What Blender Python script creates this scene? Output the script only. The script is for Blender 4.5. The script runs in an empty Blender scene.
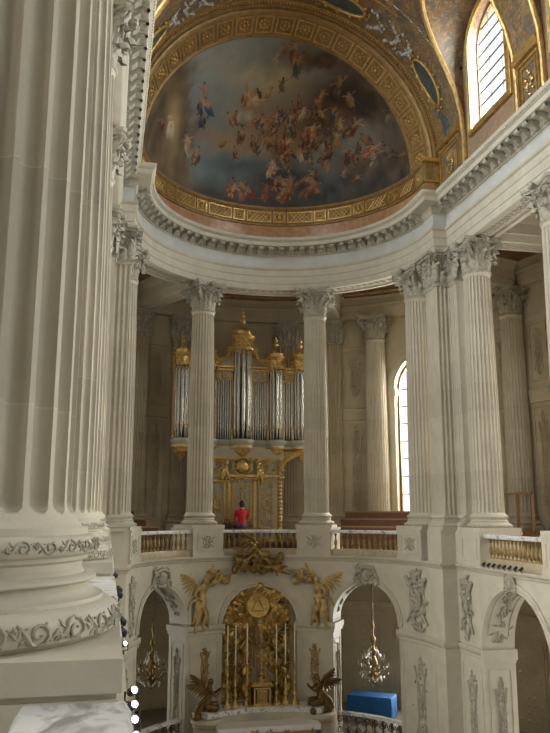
import bpy, bmesh, math, random
from math import sin, cos, pi, radians, sqrt, atan2, hypot
from mathutils import Vector, Matrix, noise
sc = bpy.context.scene
COL = sc.collection

# ------------------------------------------------------------------ camera
cam = bpy.data.cameras.new('camera'); camo = bpy.data.objects.new('camera', cam); COL.objects.link(camo)
PITCH, YAW, ROLL, FPX = radians(10.934), radians(12.237), radians(.103), 757.0
camo.location = (-5.566, -23.829, .545)
fw = Vector((sin(YAW)*cos(PITCH), cos(YAW)*cos(PITCH), sin(PITCH)))
rt = Vector((cos(YAW), -sin(YAW), 0)); up = rt.cross(fw)
rt, up = cos(ROLL)*rt + sin(ROLL)*up, -sin(ROLL)*rt + cos(ROLL)*up
camo.matrix_world = Matrix.Translation(camo.location) @ Matrix((rt, up, -fw)).transposed().to_4x4()
cam.sensor_fit = 'VERTICAL'; cam.sensor_height = 24.0; cam.lens = 24.0*FPX/733.0
cam.clip_start = .05; cam.clip_end = 400
sc.camera = camo

# ------------------------------------------------------------------ sky, daylight, exposure
w = bpy.data.worlds.new('daylight'); sc.world = w; w.use_nodes = True
bg = w.node_tree.nodes['Background']
bg.inputs[0].default_value = (.93, .97, 1.0, 1); bg.inputs[1].default_value = 1.3
vs = sc.view_settings
vs.view_transform = 'Standard'; vs.look = 'None'; vs.gamma = 1; vs.use_curve_mapping = False
vs.exposure = 0.33
sc.cycles.use_denoising = True
sc.cycles.max_bounces = 8; sc.cycles.diffuse_bounces = 5; sc.cycles.transparent_max_bounces = 12
sc.cycles.sample_clamp_indirect = 6.0

def daylight(name, loc, target, sx, sy, power, color=(.92, .97, 1.0)):
    l = bpy.data.lights.new(name, 'AREA'); l.shape = 'RECTANGLE'; l.size = sx; l.size_y = sy
    l.energy = power; l.color = color
    o = bpy.data.objects.new(name, l); COL.objects.link(o); o.location = loc
    o.rotation_euler = (Vector(target)-Vector(loc)).to_track_quat('-Z', 'Y').to_euler()
    return o
BAYS = [-4.02-4.74*k for k in range(8)]
LPW = [1.0, 1.0, .8, .5, .4, .35, .3, .3]
for k, yc in enumerate(BAYS):          # daylight outside the tall clerestory windows
    daylight('daylight_clerestory', (7.4, yc, 16.0), (0, yc+3.0, 5), 4.4, 5.0, 1450*LPW[k])
    daylight('daylight_clerestory', (-7.6, yc, 16.2), (0, yc+3.0, 5), 3.0, 4.0, 1000*LPW[k])
for s, p in ((1, 1900), (-1, 550)):      # daylight outside the gallery windows
    a = radians(90-48.5*s)
    daylight('daylight_gallery', (12.6*cos(a), 12.6*sin(a), 5.5), (7*cos(a), 7*sin(a), 2.5), 3.2, 6.0, p, (1, .94, .80))
    daylight('daylight_lower', (12.6*cos(a), 12.6*sin(a), -4.6), (6*cos(a), 6*sin(a), -6), 2.6, 3.4, p*.35, (1, .96, .86))
for k, yc in enumerate(BAYS[:6]):
    daylight('daylight_gallery', (12.4, yc, 5.5), (6, yc, 3.0), 2.8, 6.0, 750*LPW[k], (1, .95, .84))
    daylight('daylight_gallery', (-12.4, yc, 5.5), (-6, yc, 3.0), 2.8, 6.0, 500*LPW[k], (1, .95, .84))
    daylight('daylight_lower', (12.4, yc, -4.6), (6, yc, -6), 2.6, 3.4, 300*LPW[k], (1, .96, .86))
    daylight('daylight_lower', (-12.4, yc, -4.6), (-6, yc, -6), 2.6, 3.4, 300*LPW[k], (1, .96, .86))

# ------------------------------------------------------------------ materials
MATS = {}
def mat(name, col, rough=.6, metal=0.0, var=0.0, vscale=3.0, bump=0.0, bscale=8.0, col2=None, spec=.4, emit=None, joints=0.0, jz=.95, bdist=.02):
    m = bpy.data.materials.new(name); m.use_nodes = True; nt = m.node_tree; N = nt.nodes; L = nt.links
    b = N['Principled BSDF']; b.inputs['Roughness'].default_value = rough; b.inputs['Metallic'].default_value = metal
    b.inputs['Specular IOR Level'].default_value = spec
    b.inputs['Base Color'].default_value = (*col, 1)
    if emit:
        b.inputs['Emission Color'].default_value = (*emit[:3], 1); b.inputs['Emission Strength'].default_value = emit[3]
    geo = N.new('ShaderNodeNewGeometry')
    out = None
    if var or col2:
        n = N.new('ShaderNodeTexNoise'); n.inputs['Scale'].default_value = vscale; n.inputs['Detail'].default_value = 6
        n.inputs['Roughness'].default_value = .6
        L.new(geo.outputs['Position'], n.inputs['Vector'])
        r = N.new('ShaderNodeValToRGB'); e = r.color_ramp.elements
        e[0].position = .3; e[1].position = .7
        c2 = col2 if col2 else tuple(c*(1-var) for c in col)
        e[0].color = (*c2, 1); e[1].color = (*col, 1)
        L.new(n.outputs['Fac'], r.inputs['Fac']); out = r.outputs['Color']
    if joints:
        sp = N.new('ShaderNodeSeparateXYZ'); L.new(geo.outputs['Position'], sp.inputs[0])
        d = N.new('ShaderNodeMath'); d.operation = 'DIVIDE'; d.inputs[1].default_value = jz; L.new(sp.outputs['Z'], d.inputs[0])
        fr = N.new('ShaderNodeMath'); fr.operation = 'FRACT'; L.new(d.outputs[0], fr.inputs[0])
        lt = N.new('ShaderNodeMath'); lt.operation = 'LESS_THAN'; lt.inputs[1].default_value = .008; L.new(fr.outputs[0], lt.inputs[0])
        fl = N.new('ShaderNodeMath'); fl.operation = 'FLOOR'; L.new(d.outputs[0], fl.inputs[0])
        wn = N.new('ShaderNodeTexWhiteNoise'); wn.noise_dimensions = '1D'; L.new(fl.outputs[0], wn.inputs['W'])
        mr = N.new('ShaderNodeMapRange'); mr.inputs['To Min'].default_value = .93; mr.inputs['To Max'].default_value = 1.04; L.new(wn.outputs['Value'], mr.inputs['Value'])
        mm = N.new('ShaderNodeMath'); mm.operation = 'MULTIPLY_ADD'; mm.inputs[1].default_value = joints; L.new(lt.outputs[0], mm.inputs[0]); L.new(mr.outputs[0], mm.inputs[2])
        mx = N.new('ShaderNodeVectorMath'); mx.operation = 'SCALE'
        L.new(out, mx.inputs[0]); L.new(mm.outputs[0], mx.inputs['Scale']); out = mx.outputs[0]
    if out: L.new(out, b.inputs['Base Color'])
    if bump:
        n2 = N.new('ShaderNodeTexNoise'); n2.inputs['Scale'].default_value = bscale; n2.inputs['Detail'].default_value = 4
        L.new(geo.outputs['Position'], n2.inputs['Vector'])
        bp = N.new('ShaderNodeBump'); bp.inputs['Strength'].default_value = bump; bp.inputs['Distance'].default_value = bdist
        L.new(n2.outputs['Fac'], bp.inputs['Height']); L.new(bp.outputs['Normal'], b.inputs['Normal'])
    MATS[name] = m; return m
mat('limestone', (.585, .545, .445), .62, var=.14, vscale=1.6, bump=.12, bscale=30, joints=.16, jz=.93)
mat('limestone_plain', (.585, .55, .455), .6, var=.16, vscale=2.2, bump=.15, bscale=24)
mat('limestone_warm_light', (.53, .465, .335), .7, var=.2, vscale=1.4, bump=.15, bscale=22, joints=.12, jz=.8)  # same limestone as the nave; warm reflected light put into its colour
mat('carved_stone', (.52, .49, .405), .65, var=.45, vscale=9, bump=.6, bscale=30)
mat('frieze_marble', (.585, .60, .575), .4, var=.2, vscale=1.2)
mat('gilding', (.86, .60, .23), .36, .78, var=.45, vscale=7, bump=.55, bscale=26)
mat('gilding_soft', (.64, .46, .20), .5, .55, var=.5, vscale=6, bump=.5, bscale=22)
mat('gilded_bronze', (.40, .27, .095), .36, .8, var=.6, vscale=8, bump=.6, bscale=20)
mat('dark_gilt', (.24, .155, .06), .38, .7, var=.5, vscale=9, bump=.5, bscale=18)
mat('aged_gilding', (.92, .66, .24), .32, .62, var=.7, vscale=6, bump=.7, bscale=16)
mat('gilt_brown', (.40, .255, .10), .5, .35, var=.45, vscale=5, bump=.4, bscale=18)
mat('dark_bronze', (.13, .095, .055), .45, .7, var=.5, vscale=10, bump=.4)
mat('pipe_metal', (.52, .51, .49), .27, .95, var=.15, vscale=4)
mat('pipe_mouth_dark', (.05, .045, .04), .6)
mat('pale_case', (.50, .50, .43), .5, var=.15, vscale=5)
mat('red_marble', (.36, .17, .09), .3, col2=(.50, .33, .17), vscale=4.5)
mat('wood', (.17, .075, .04), .38, var=.4, vscale=7, bump=.1)
mat('light_wood', (.36, .21, .09), .45, var=.3, vscale=7)
mat('black_housing', (.03, .032, .036), .45)
mat('white_cloth', (.80, .80, .80), .85, var=.08, vscale=5, bump=.2, bscale=12)
mat('blue_cloth', (.02, .14, .42), .75, var=.2, vscale=3, bump=.2)
mat('red_fabric', (.62, .03, .05), .8)
mat('denim', (.06, .09, .17), .85)
mat('skin', (.55, .32, .22), .55)
mat('dark_hair', (.02, .015, .012), .6)
mat('iron', (.07, .065, .06), .5, .4)
mat('crystal', (.72, .72, .70), .12, 0, spec=.9)
mat('candle_wax', (.78, .72, .55), .5)
mat('lamp_lens', (.9, .9, .85), .3, emit=(1, .9, .75, 8))
mat('slate_floor', (.20, .17, .14), .35, var=.3, vscale=2)
mat('dark_stone', (.26, .22, .17), .6, var=.4, vscale=3)
mat('painted_ceiling', (.10, .05, .028), .6, col2=(.30, .17, .085), vscale=.9)
mat('yellow_marble', (.52, .43, .27), .4, col2=(.34, .30, .24), vscale=6)
mat('cartouche_blue', (.045, .06, .065), .5, col2=(.09, .12, .115), vscale=5)
# white veined marble
def marble():
    m = bpy.data.materials.new('veined_marble'); m.use_nodes = True; nt = m.node_tree; N = nt.nodes; L = nt.links
    b = N['Principled BSDF']; b.inputs['Roughness'].default_value = .28
    geo = N.new('ShaderNodeNewGeometry')
    n = N.new('ShaderNodeTexNoise'); n.inputs['Scale'].default_value = 3.2; n.inputs['Detail'].default_value = 8; n.inputs['Distortion'].default_value = 1.6
    L.new(geo.outputs['Position'], n.inputs['Vector'])
    r = N.new('ShaderNodeValToRGB'); e = r.color_ramp.elements
    e[0].position = .36; e[0].color = (.30, .30, .31, 1); e[1].position = .47; e[1].color = (.74, .75, .76, 1)
    x = r.color_ramp.elements.new(.56); x.color = (.70, .71, .73, 1); x = r.color_ramp.elements.new(.60); x.color = (.50, .51, .54, 1); x = r.color_ramp.elements.new(.66); x.color = (.76, .76, .77, 1)
    L.new(n.outputs['Fac'], r.inputs['Fac']); L.new(r.outputs['Color'], b.inputs['Base Color']); MATS['veined_marble'] = m
marble()
def floor_mat():
    m = bpy.data.materials.new('marble_floor'); m.use_nodes = True; nt = m.node_tree; N = nt.nodes; L = nt.links
    b = N['Principled BSDF']; b.inputs['Roughness'].default_value = .18
    geo = N.new('ShaderNodeNewGeometry'); c = N.new('ShaderNodeTexChecker'); c.inputs['Scale'].default_value = 1.6
    c.inputs['Color1'].default_value = (.34, .32, .29, 1); c.inputs['Color2'].default_value = (.08, .075, .075, 1)
    L.new(geo.outputs['Position'], c.inputs['Vector']); L.new(c.outputs['Color'], b.inputs['Base Color']); MATS['marble_floor'] = m
floor_mat()
def glass_mat():
    m = bpy.data.materials.new('window_glass'); m.use_nodes = True; nt = m.node_tree; N = nt.nodes; L = nt.links
    for n in list(N): N.remove(n)
    o = N.new('ShaderNodeOutputMaterial'); t = N.new('ShaderNodeBsdfTransparent'); t.inputs[0].default_value = (.96, .97, .98, 1)
    g = N.new('ShaderNodeBsdfGlossy'); g.inputs['Roughness'].default_value = .1
    mx = N.new('ShaderNodeMixShader'); mx.inputs[0].default_value = .05
    pass; L.new(t.outputs[0], mx.inputs[1]); L.new(g.outputs[0], mx.inputs[2]); L.new(mx.outputs[0], o.inputs[0]); MATS['window_glass'] = m
glass_mat()
# painted and gilded vault decoration (mixed ochre, brown, dull blue and gold flourishes)
def vault_mat(name, cols, scale, gold=.35):
    m = bpy.data.materials.new(name); m.use_nodes = True; nt = m.node_tree; N = nt.nodes; L = nt.links
    b = N['Principled BSDF']; b.inputs['Roughness'].default_value = .5
    geo = N.new('ShaderNodeNewGeometry')
    n = N.new('ShaderNodeTexNoise'); n.inputs['Scale'].default_value = scale; n.inputs['Detail'].default_value = 5; n.inputs['Distortion'].default_value = 1.2
    L.new(geo.outputs['Position'], n.inputs['Vector'])
    r = N.new('ShaderNodeValToRGB'); r.color_ramp.elements[0].position = .25; r.color_ramp.elements[1].position = .8
    r.color_ramp.elements[0].color = (*cols[0], 1); r.color_ramp.elements[1].color = (*cols[-1], 1)
    for i, c in enumerate(cols[1:-1]):
        e = r.color_ramp.elements.new(.25+.55*(i+1)/(len(cols)-1)); e.color = (*c, 1)
    L.new(n.outputs['Fac'], r.inputs['Fac'])
    v = N.new('ShaderNodeTexNoise'); v.inputs['Scale'].default_value = scale*3.1; v.inputs['Detail'].default_value = 2; v.inputs['Distortion'].default_value = 3
    L.new(geo.outputs['Position'], v.inputs['Vector'])
    g = N.new('ShaderNodeMapRange'); g.inputs['From Min'].default_value = .54; g.inputs['From Max'].default_value = .6; g.inputs['To Max'].default_value = gold
    L.new(v.outputs['Fac'], g.inputs['Value'])
    mx = N.new('ShaderNodeMix'); mx.data_type = 'RGBA'; L.new(g.outputs[0], mx.inputs['Factor']); L.new(r.outputs['Color'], mx.inputs['A']); mx.inputs['B'].default_value = (.55, .38, .15, 1)
    L.new(mx.outputs['Result'], b.inputs['Base Color'])
    bp = N.new('ShaderNodeBump'); bp.inputs['Strength'].default_value = .4; bp.inputs['Distance'].default_value = .03
    L.new(v.outputs['Fac'], bp.inputs['Height']); L.new(bp.outputs['Normal'], b.inputs['Normal']); MATS[name] = m
vault_mat('vault_painting', [(.10, .055, .03), (.24, .14, .06), (.13, .11, .085), (.30, .19, .085), (.36, .25, .12)], 1.1, .35)
vault_mat('gold_mosaic', [(.26, .15, .05), (.42, .27, .10), (.36, .22, .09), (.50, .34, .14)], 3.0, .4)
vault_mat('clerestory_paint', [(.20, .12, .08), (.32, .22, .14), (.27, .19, .14), (.38, .28, .17)], 1.1, .3)

# ------------------------------------------------------------------ mesh helpers
class MB:
    def __init__(s): s.v = []; s.f = []
    def add(s, vs, fs):
        n = len(s.v); s.v += [tuple(p) for p in vs]; s.f += [tuple(i+n for i in q) for q in fs]; return s
    def grid(s, rows, close_u=False, close_v=False):
        nr, nc = len(rows), len(rows[0]); vs = [p for r in rows for p in r]; fs = []
        for i in range(nr if close_v else nr-1):
            for j in range(nc if close_u else nc-1):
                i2, j2 = (i+1) % nr, (j+1) % nc
                fs.append((i*nc+j, i*nc+j2, i2*nc+j2, i2*nc+j))
        return s.add(vs, fs)
    def lathe(s, prof, cx=0, cy=0, cz=0, n=24, a0=0, a1=2*pi):
        full = abs(a1-a0-2*pi) < 1e-6
        k = n if full else n+1
        rows = [[(cx+r*cos(a0+(a1-a0)*j/n), cy+r*sin(a0+(a1-a0)*j/n), cz+z) for j in range(k)] for r, z in prof]
        return s.grid(rows, close_u=full)
    def box(s, c, d, M=None):
        x, y, z = c; a, b, h = d[0]/2, d[1]/2, d[2]/2
        vs = [(x+i*a, y+j*b, z+k*h) for i in (-1, 1) for j in (-1, 1) for k in (-1, 1)]
        if M: vs = [M @ Vector(p) for p in vs]
        return s.add(vs, [(0, 1, 3, 2), (4, 6, 7, 5), (0, 4, 5, 1), (2, 3, 7, 6), (0, 2, 6, 4), (1, 5, 7, 3)])
    def tube(s, pts, rad, n=8, cap=True):
        P = [Vector(p) for p in pts]; m = len(P)
        if not hasattr(rad, '__len__'): rad = [rad]*m
        rows = []; ref = Vector((0.13, .21, .97)).normalized(); prev = None
        for i in range(m):
            t = (P[min(i+1, m-1)]-P[max(i-1, 0)])
            if t.length < 1e-7: t = Vector((0, 0, 1))
            t.normalize()
            u = prev - t*prev.dot(t) if prev is not None else t.cross(ref if abs(t.dot(ref)) < .95 else Vector((1, 0, 0)))
            if u.length < 1e-5: u = t.cross(Vector((1, 0, 0.3)))
            u.normalize(); prev = u; v = t.cross(u)
            rows.append([P[i]+(u*cos(2*pi*j/n)+v*sin(2*pi*j/n))*rad[i] for j in range(n)])
        b = len(s.v); s.grid(rows, close_u=True)
        if cap:
            s.f.append(tuple(b+j for j in reversed(range(n)))); s.f.append(tuple(b+(m-1)*n+j for j in range(n)))
        return s
    def ball(s, c, r, n=10, m=7, sq=(1, 1, 1)):
        rows = []
        for i in range(m+1):
            e = -pi/2+pi*i/m
            rows.append([(c[0]+r*sq[0]*cos(e)*cos(2*pi*j/n), c[1]+r*sq[1]*cos(e)*sin(2*pi*j/n), c[2]+r*sq[2]*sin(e)) for j in range(n)])
        return s.grid(rows, close_u=True)
    def prism(s, poly, z0, z1):
        n = len(poly)
        return s.add([(x, y, z0) for x, y in poly]+[(x, y, z1) for x, y in poly],
                     [(i, (i+1) % n, n+(i+1) % n, n+i) for i in range(n)]+[tuple(reversed(range(n))), tuple(range(n, 2*n))])
    def merge(s, o, M=None):
        return s.add([M @ Vector(p) for p in o.v] if M else o.v, o.f)
    recalc = True
    def mesh(s, name, m, ang=35):
        me = bpy.data.meshes.new(name); me.from_pydata(s.v, [], s.f); me.validate()
        bm = bmesh.new(); bm.from_mesh(me); bmesh.ops.remove_doubles(bm, verts=bm.verts, dist=1e-5)
        
        if s.recalc: bmesh.ops.recalc_face_normals(bm, faces=bm.faces)
        bm.to_mesh(me); bm.free()
        me.polygons.foreach_set('use_smooth', [True]*len(me.polygons))
        try: me.set_sharp_from_angle(angle=radians(ang))
        except Exception: pass
        me.materials.append(MATS[m]); return me
    def build(s, name, m, parent=None, ang=35, loc=None):
        o = bpy.data.objects.new(name, s.mesh(name, m, ang)); COL.objects.link(o)
        if parent: o.parent = parent
        if loc: o.location = loc
        return o
def link(name, me, parent=None, loc=(0, 0, 0), rz=0):
    o = bpy.data.objects.new(name, me); COL.objects.link(o); o.location = loc; o.rotation_euler = (0, 0, rz)
    if parent: o.parent = parent
    return o
def empty(name, loc=(0, 0, 0), rz=0):
    o = bpy.data.objects.new(name, None); COL.objects.link(o); o.location = loc; o.rotation_euler = (0, 0, rz); o.empty_display_size = .2; return o
def tag(o, label=None, cat=None, group=None, kind=None):
    if label: o['label'] = label
    if cat: o['category'] = cat
    if group: o['group'] = group
    if kind: o['kind'] = kind
    return o
def copy_tree(o, parent=None):
    c = o.copy(); COL.objects.link(c)
    if parent: c.parent = parent
    for ch in list(o.children): copy_tree(ch, c)
    return c

# plan sweep: profile (d,z) swept along a plan path; d is measured to the left of travel
def plan_sweep(path, prof, closed_prof=True):
    n = len(path); mb = MB(); rows = []
    for i, (x, y) in enumerate(path):
        a = path[max(i-1, 0)]; b = path[min(i+1, n-1)]
        def nrm(p, q):
            dx, dy = q[0]-p[0], q[1]-p[1]; l = hypot(dx, dy) or 1; return (-dy/l, dx/l)
        if i == 0: m = nrm(path[0], path[1]); k = 1
        elif i == n-1: m = nrm(path[-2], path[-1]); k = 1
        else:
            n1, n2 = nrm(a, (x, y)), nrm((x, y), b); mx, my = n1[0]+n2[0], n1[1]+n2[1]; l = hypot(mx, my)
            m = (mx/l, my/l); k = 1/max(.3, m[0]*n1[0]+m[1]*n1[1])
        rows.append([(x+m[0]*k*d, y+m[1]*k*d, z) for d, z in prof])
    mb.grid(rows, close_u=closed_prof)
    if closed_prof:
        c = len(prof); mb.f.append(tuple(range(c))); mb.f.append(tuple((n-1)*c+j for j in range(c)))
    return mb
def arcpts(R, a0, a1, step=2.5):
    n = max(1, int(abs(a1-a0)/step+.5)); return [(R*cos(radians(a0+(a1-a0)*i/n)), R*sin(radians(a0+(a1-a0)*i/n))) for i in range(n+1)]
YBACK = -41.0
def nave_path(ra, xn, yc):         # from the camera end of the right nave wall, round the apse, to the left nave wall; left of travel = inside
    return [(xn, YBACK), (xn, yc), (ra, yc)]+arcpts(ra, 0, 180)+[(-ra, yc), (-xn, yc), (-xn, YBACK)]
# mapped walls: mp(u, d, z), d>0 goes into the wall (outwards)
def mp_ring(R): return lambda u, d, z: ((R+d)*cos(u/R), (R+d)*sin(u/R), z)
def mp_side(X, s=1): return lambda u, d, z: (s*(X+d), u, z)
def arch_wall(mp, u0, u1, z0, z1, arches, th, step=.3, nz=1, zt=None, back=True, rise=1.0):
    """wall in (u,z) with round-headed openings; arches = (uc, half, zspring, zbottom)"""
    us = {round(u0, 4), round(u1, 4)}
    k = max(1, int((u1-u0)/step))
    for i in range(k+1): us.add(round(u0+(u1-u0)*i/k, 4))
    for uc, h, zs, zb in arches:
        us = {u for u in us if not (uc-h-1e-3 < u < uc+h+1e-3)}
        for i in range(25): us.add(round(uc-h*cos(pi*i/24), 4))
    us = sorted(us); mb = MB(); mb.recalc = False
    def low(u, um):
        for uc, h, zs, zb in arches:
            if abs(um-uc) < h: return zs+rise*sqrt(max(0, h*h-(u-uc)**2)), zb
        return None, None
    for a, b in zip(us, us[1:]):
        um = (a+b)/2; la, zb = low(a, um); lb, _ = low(b, um)
        za = z0 if la is None else la; zc = z0 if lb is None else lb
        for d in ((0, th) if back else (0,)):
            rows = [[mp(a, d, za+(z1-za)*j/nz) for j in range(nz+1)], [mp(b, d, zc+(z1-zc)*j/nz) for j in range(nz+1)]]
            mb.grid(rows)
            if la is not None and zb > z0+1e-6: mb.grid([[mp(a, d, z0), mp(a, d, zb)], [mp(b, d, z0), mp(b, d, zb)]])
        if la is not None:
            mb.grid([[mp(a, th*j/3, za) for j in range(4)], [mp(b, th*j/3, zc) for j in range(4)]])
            if zb > z0+1e-6: mb.grid([[mp(a, 0, zb), mp(a, th, zb)], [mp(b, 0, zb), mp(b, th, zb)]])
    for uc, h, zs, zb in arches:
        for u in (uc-h, uc+h):
            rows = [[mp(u, th*i/2, zb+(zs-zb)*j/nz) for i in range(3)] for j in range(nz+1)]; mb.grid(rows)
    return mb
def arch_band(mp, uc, h0, h1, zs, d0, d1, n=28, leg=0.0):
    """raised moulding round an arch, optionally running down the jambs by leg"""
    prof = [(h0, d0), (h0, d1), (h0+(h1-h0)*.35, d1), (h0+(h1-h0)*.42, d1*.55+d0*.45), (h0+(h1-h0)*.6, d1*.8+d0*.2), (h1-(h1-h0)*.1, d1), (h1, d1*.9+d0*.1), (h1, d0)]
    rows = []
    if leg: rows.append([mp(uc+h, d, zs-leg) for h, d in prof])
    for i in range(n+1):
        a = pi*i/n; rows.append([mp(uc+h*cos(a), d, zs+h*sin(a)) for h, d in prof])
    if leg: rows.append([mp(uc-h, d, zs-leg) for h, d in prof])
    return MB().grid(rows)
def sweep_u(mp, u0, u1, prof, step=.25):
    n = max(1, int(abs(u1-u0)/step+.5)); c = len(prof)
    rows = [[mp(u0+(u1-u0)*i/n, d, z) for d, z in prof] for i in range(n+1)]
    mb = MB().grid(rows, close_u=True); mb.f += [tuple(range(c)), tuple(n*c+j for j in range(c))]; return mb
def mbox(mp, u0, u1, d0, d1, z0, z1, step=.4): return sweep_u(mp, u0, u1, [(d0, z0), (d1, z0), (d1, z1), (d0, z1)], step)
def panel_frame(mb, mp, u0, u1, z0, z1, wd, d0, d1):
    for a, b, c, e in ((u0, u1, z0, z0+wd), (u0, u1, z1-wd, z1), (u0, u0+wd, z0+wd, z1-wd), (u1-wd, u1, z0+wd, z1-wd)):
        mb.merge(mbox(mp, a, b, d0, d1, c, e))
    return mb

# ------------------------------------------------------------------ carved ornament
def leaf(mb, base, nrm2, h, wd, bell, curl=.09, nl=9, lobes=3.2):
    """acanthus leaf standing on base (x,y,z), facing nrm2, following bell(z) outward offset"""
    nx, ny = nrm2; tx, ty = -ny, nx; rows = []
    for i in range(nl+1):
        s = i/nl
        if s < .72: zz = h*s/.72*.93; out = bell(base[2]+zz)+.015+.02*s
        else:
            a = (s-.72)/.28*pi*1.05; zz = h*.93+curl*.75*sin(a); out = bell(base[2]+h*.93)+.035+curl*.85*(1-cos(a))
        ww = wd*(.62+.5*sin(pi*min(1, s*1.15)*.8+.3))*(1-.55*max(0, s-.7)/.3)*(1-.22*abs(sin(lobes*pi*s)))
        row = []
        for j in range(-2, 3):
            q = j/2.0; lift = .05*(1-abs(q)) - .05*(abs(q) > .9)*(.4+s)+.018*sin(9*s)*(abs(q) > .4)
            row.append((base[0]+nx*(out+lift)+tx*q*ww/2, base[1]+ny*(out+lift)+ty*q*ww/2, base[2]+zz-.03*abs(q)*(s > .7)))
        rows.append(row)
    mb.grid(rows)
def spiral(mb, c, ud, r0, turns, rad, n=16, up=(0, 0, 1), side=None, zoff=.0):
    c = Vector(c); u = Vector(ud).normalized(); w_ = Vector(up); P = []; R = []
    for i in range(n+1):
        t = i/n; a = turns*2*pi*t; r = r0*(1-t)**.9+.012
        P.append(c+u*(r*cos(a))+w_*(r*sin(a))); R.append(rad*(1-.45*t))
    mb.tube(P, R, 6)
def round_capital():
    mb = MB(); rb = .43; H = 1.15
    bell = lambda z: .37+.02*z+.12*max(0, (z-.2)/.8)**2.4
    mb.lathe([(.40, -.02), (.47, 0), (.485, .04), (.46, .075), (.42, .085)]+[(bell(z), z) for z in (.1, .3, .5, .7, .85, .98)]+[(.3, .99)], n=24)
    for k in range(8):
        a = 2*pi*(k+.5)/8; leaf(mb, (0, 0, .08), (cos(a), sin(a)), .34, .31, bell, .12)
    for k in range(8):
        a = 2*pi*k/8; leaf(mb, (0, 0, .1), (cos(a), sin(a)), .60, .28, bell, .14)
    for k in range(8):      # cauliculi
        a = 2*pi*(k+.5)/8; leaf(mb, (0, 0, .45), (cos(a), sin(a)), .32, .17, bell, .10, 6)
    for k in range(4):      # corner volutes in pairs under each abacus horn
        a = pi/4+k*pi/2; d = Vector((cos(a), sin(a), 0)); t = Vector((-sin(a), cos(a), 0))
        for s in (-1, 1):
            P = [d*.46+t*s*.24+Vector((0, 0, .62)), d*.52+t*s*.16+Vector((0, 0, .80)), d*.62+t*s*.06+Vector((0, 0, .93)), d*.72+t*s*.035+Vector((0, 0, .95))]
            mb.tube(P, [.02, .03, .035, .04], 6)
            spiral(mb, d*.72+t*s*.03+Vector((0, 0, .86)), d, .10, 1.6, .034, 14)
        leaf(mb, (d.x*.14, d.y*.14, .55), (d.x, d.y), .30, .16, bell, .07, 6)
    for k in range(4):      # inner helices + fleuron
        a = k*pi/2; d = Vector((cos(a), sin(a), 0)); t = Vector((-sin(a), cos(a), 0))
        for s in (-1, 1): spiral(mb, d*.53+t*s*.09+Vector((0, 0, .86)), t*s, .07, 1.4, .024, 12)
        mb.ball(tuple(d*.62+Vector((0, 0, 1.05))), .09, 8, 5, (1, 1, 1.1))
        for j in range(5): mb.ball(tuple(d*.66+t*.07*cos(j*1.257)+Vector((0, 0, 1.05+.07*sin(j*1.257)))), .04, 6, 4)
    outl = []
    for k in range(4):      # concave abacus
        a = pi/4+k*pi/2; b = a+pi/2; c0 = Vector((cos(a), sin(a)))*.86; c1 = Vector((cos(b), sin(b)))*.86; tt = (c1-c0).normalized()
        p0 = c0+tt*.07; p1 = c1-tt*.07; mid = (a+b)/2
        for i in range(9):
            q = i/8; p = p0.lerp(p1, q)-Vector((cos(mid), sin(mid)))*.11*sin(pi*q); outl.append((p.x, p.y))
    mb.merge(MB().prism([(x*.94, y*.94) for x, y in outl], .98, 1.05)); mb.merge(MB().prism(outl, 1.05, H))
    return mb
def flat_capital(wd, dp):
    """pilaster capital: face width wd along x, centred, projecting towards -y from y=0; depth dp"""
    mb = MB(); bell = lambda z: .02+.14*max(0, (z-.2)/.8)**2.2
    for z0, z1 in ((0, .3), (.3, .6), (.6, .8), (.8, .98)):
        a, b = bell(z0), bell(z1)
        mb.add([(-wd/2-a*.6, dp, z0), (wd/2+a*.6, dp, z0), (wd/2+a*.6, -a, z0), (-wd/2-a*.6, -a, z0), (-wd/2-b*.6, dp, z1), (wd/2+b*.6, dp, z1), (wd/2+b*.6, -b, z1), (-wd/2-b*.6, -b, z1)],
               [(0, 1, 5, 4), (1, 2, 6, 5), (2, 3, 7, 6), (3, 0, 4, 7)])
    mb.box((0, dp/2-.03, .03), (wd+.1, dp+.08, .06))
    n = max(1, round(wd/.42))
    for k in range(n): leaf(mb, (-wd/2+wd*(k+.5)/n, 0, .08), (0, -1), .33, wd/n*.92, bell, .08)
    for k in range(n+1): leaf(mb, (-wd/2+wd*k/n, 0, .1), (0, -1), .60, wd/n*.8, bell, .09)
    for s in (-1, 1):
        x = s*(wd/2+.04)
        mb.tube([(x-s*.2, -.08, .55), (x-s*.12, -.14, .78), (x, -.2, .93), (x+s*.05, -.22, .95)], [.02, .03, .035, .04], 6)
        spiral(mb, (x+s*.03, -.22, .86), (s, -.4, 0), .10, 1.6, .034, 14)
        leaf(mb, (x, 0, .5), (s*.5, -.85), .34, .16, bell, .07, 6)
        if wd > .6: spiral(mb, (s*.09, -.19, .86), (s, 0, 0), .07, 1.4, .024, 12)
    mb.ball((0, -.24, 1.05), .09, 8, 5)
    mb.box((0, dp/2-.13, 1.015), (wd+.24, dp+.26, .07)); mb.box((0, dp/2-.17, 1.10), (wd+.34, dp+.34, .10))
    return mb
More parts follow.
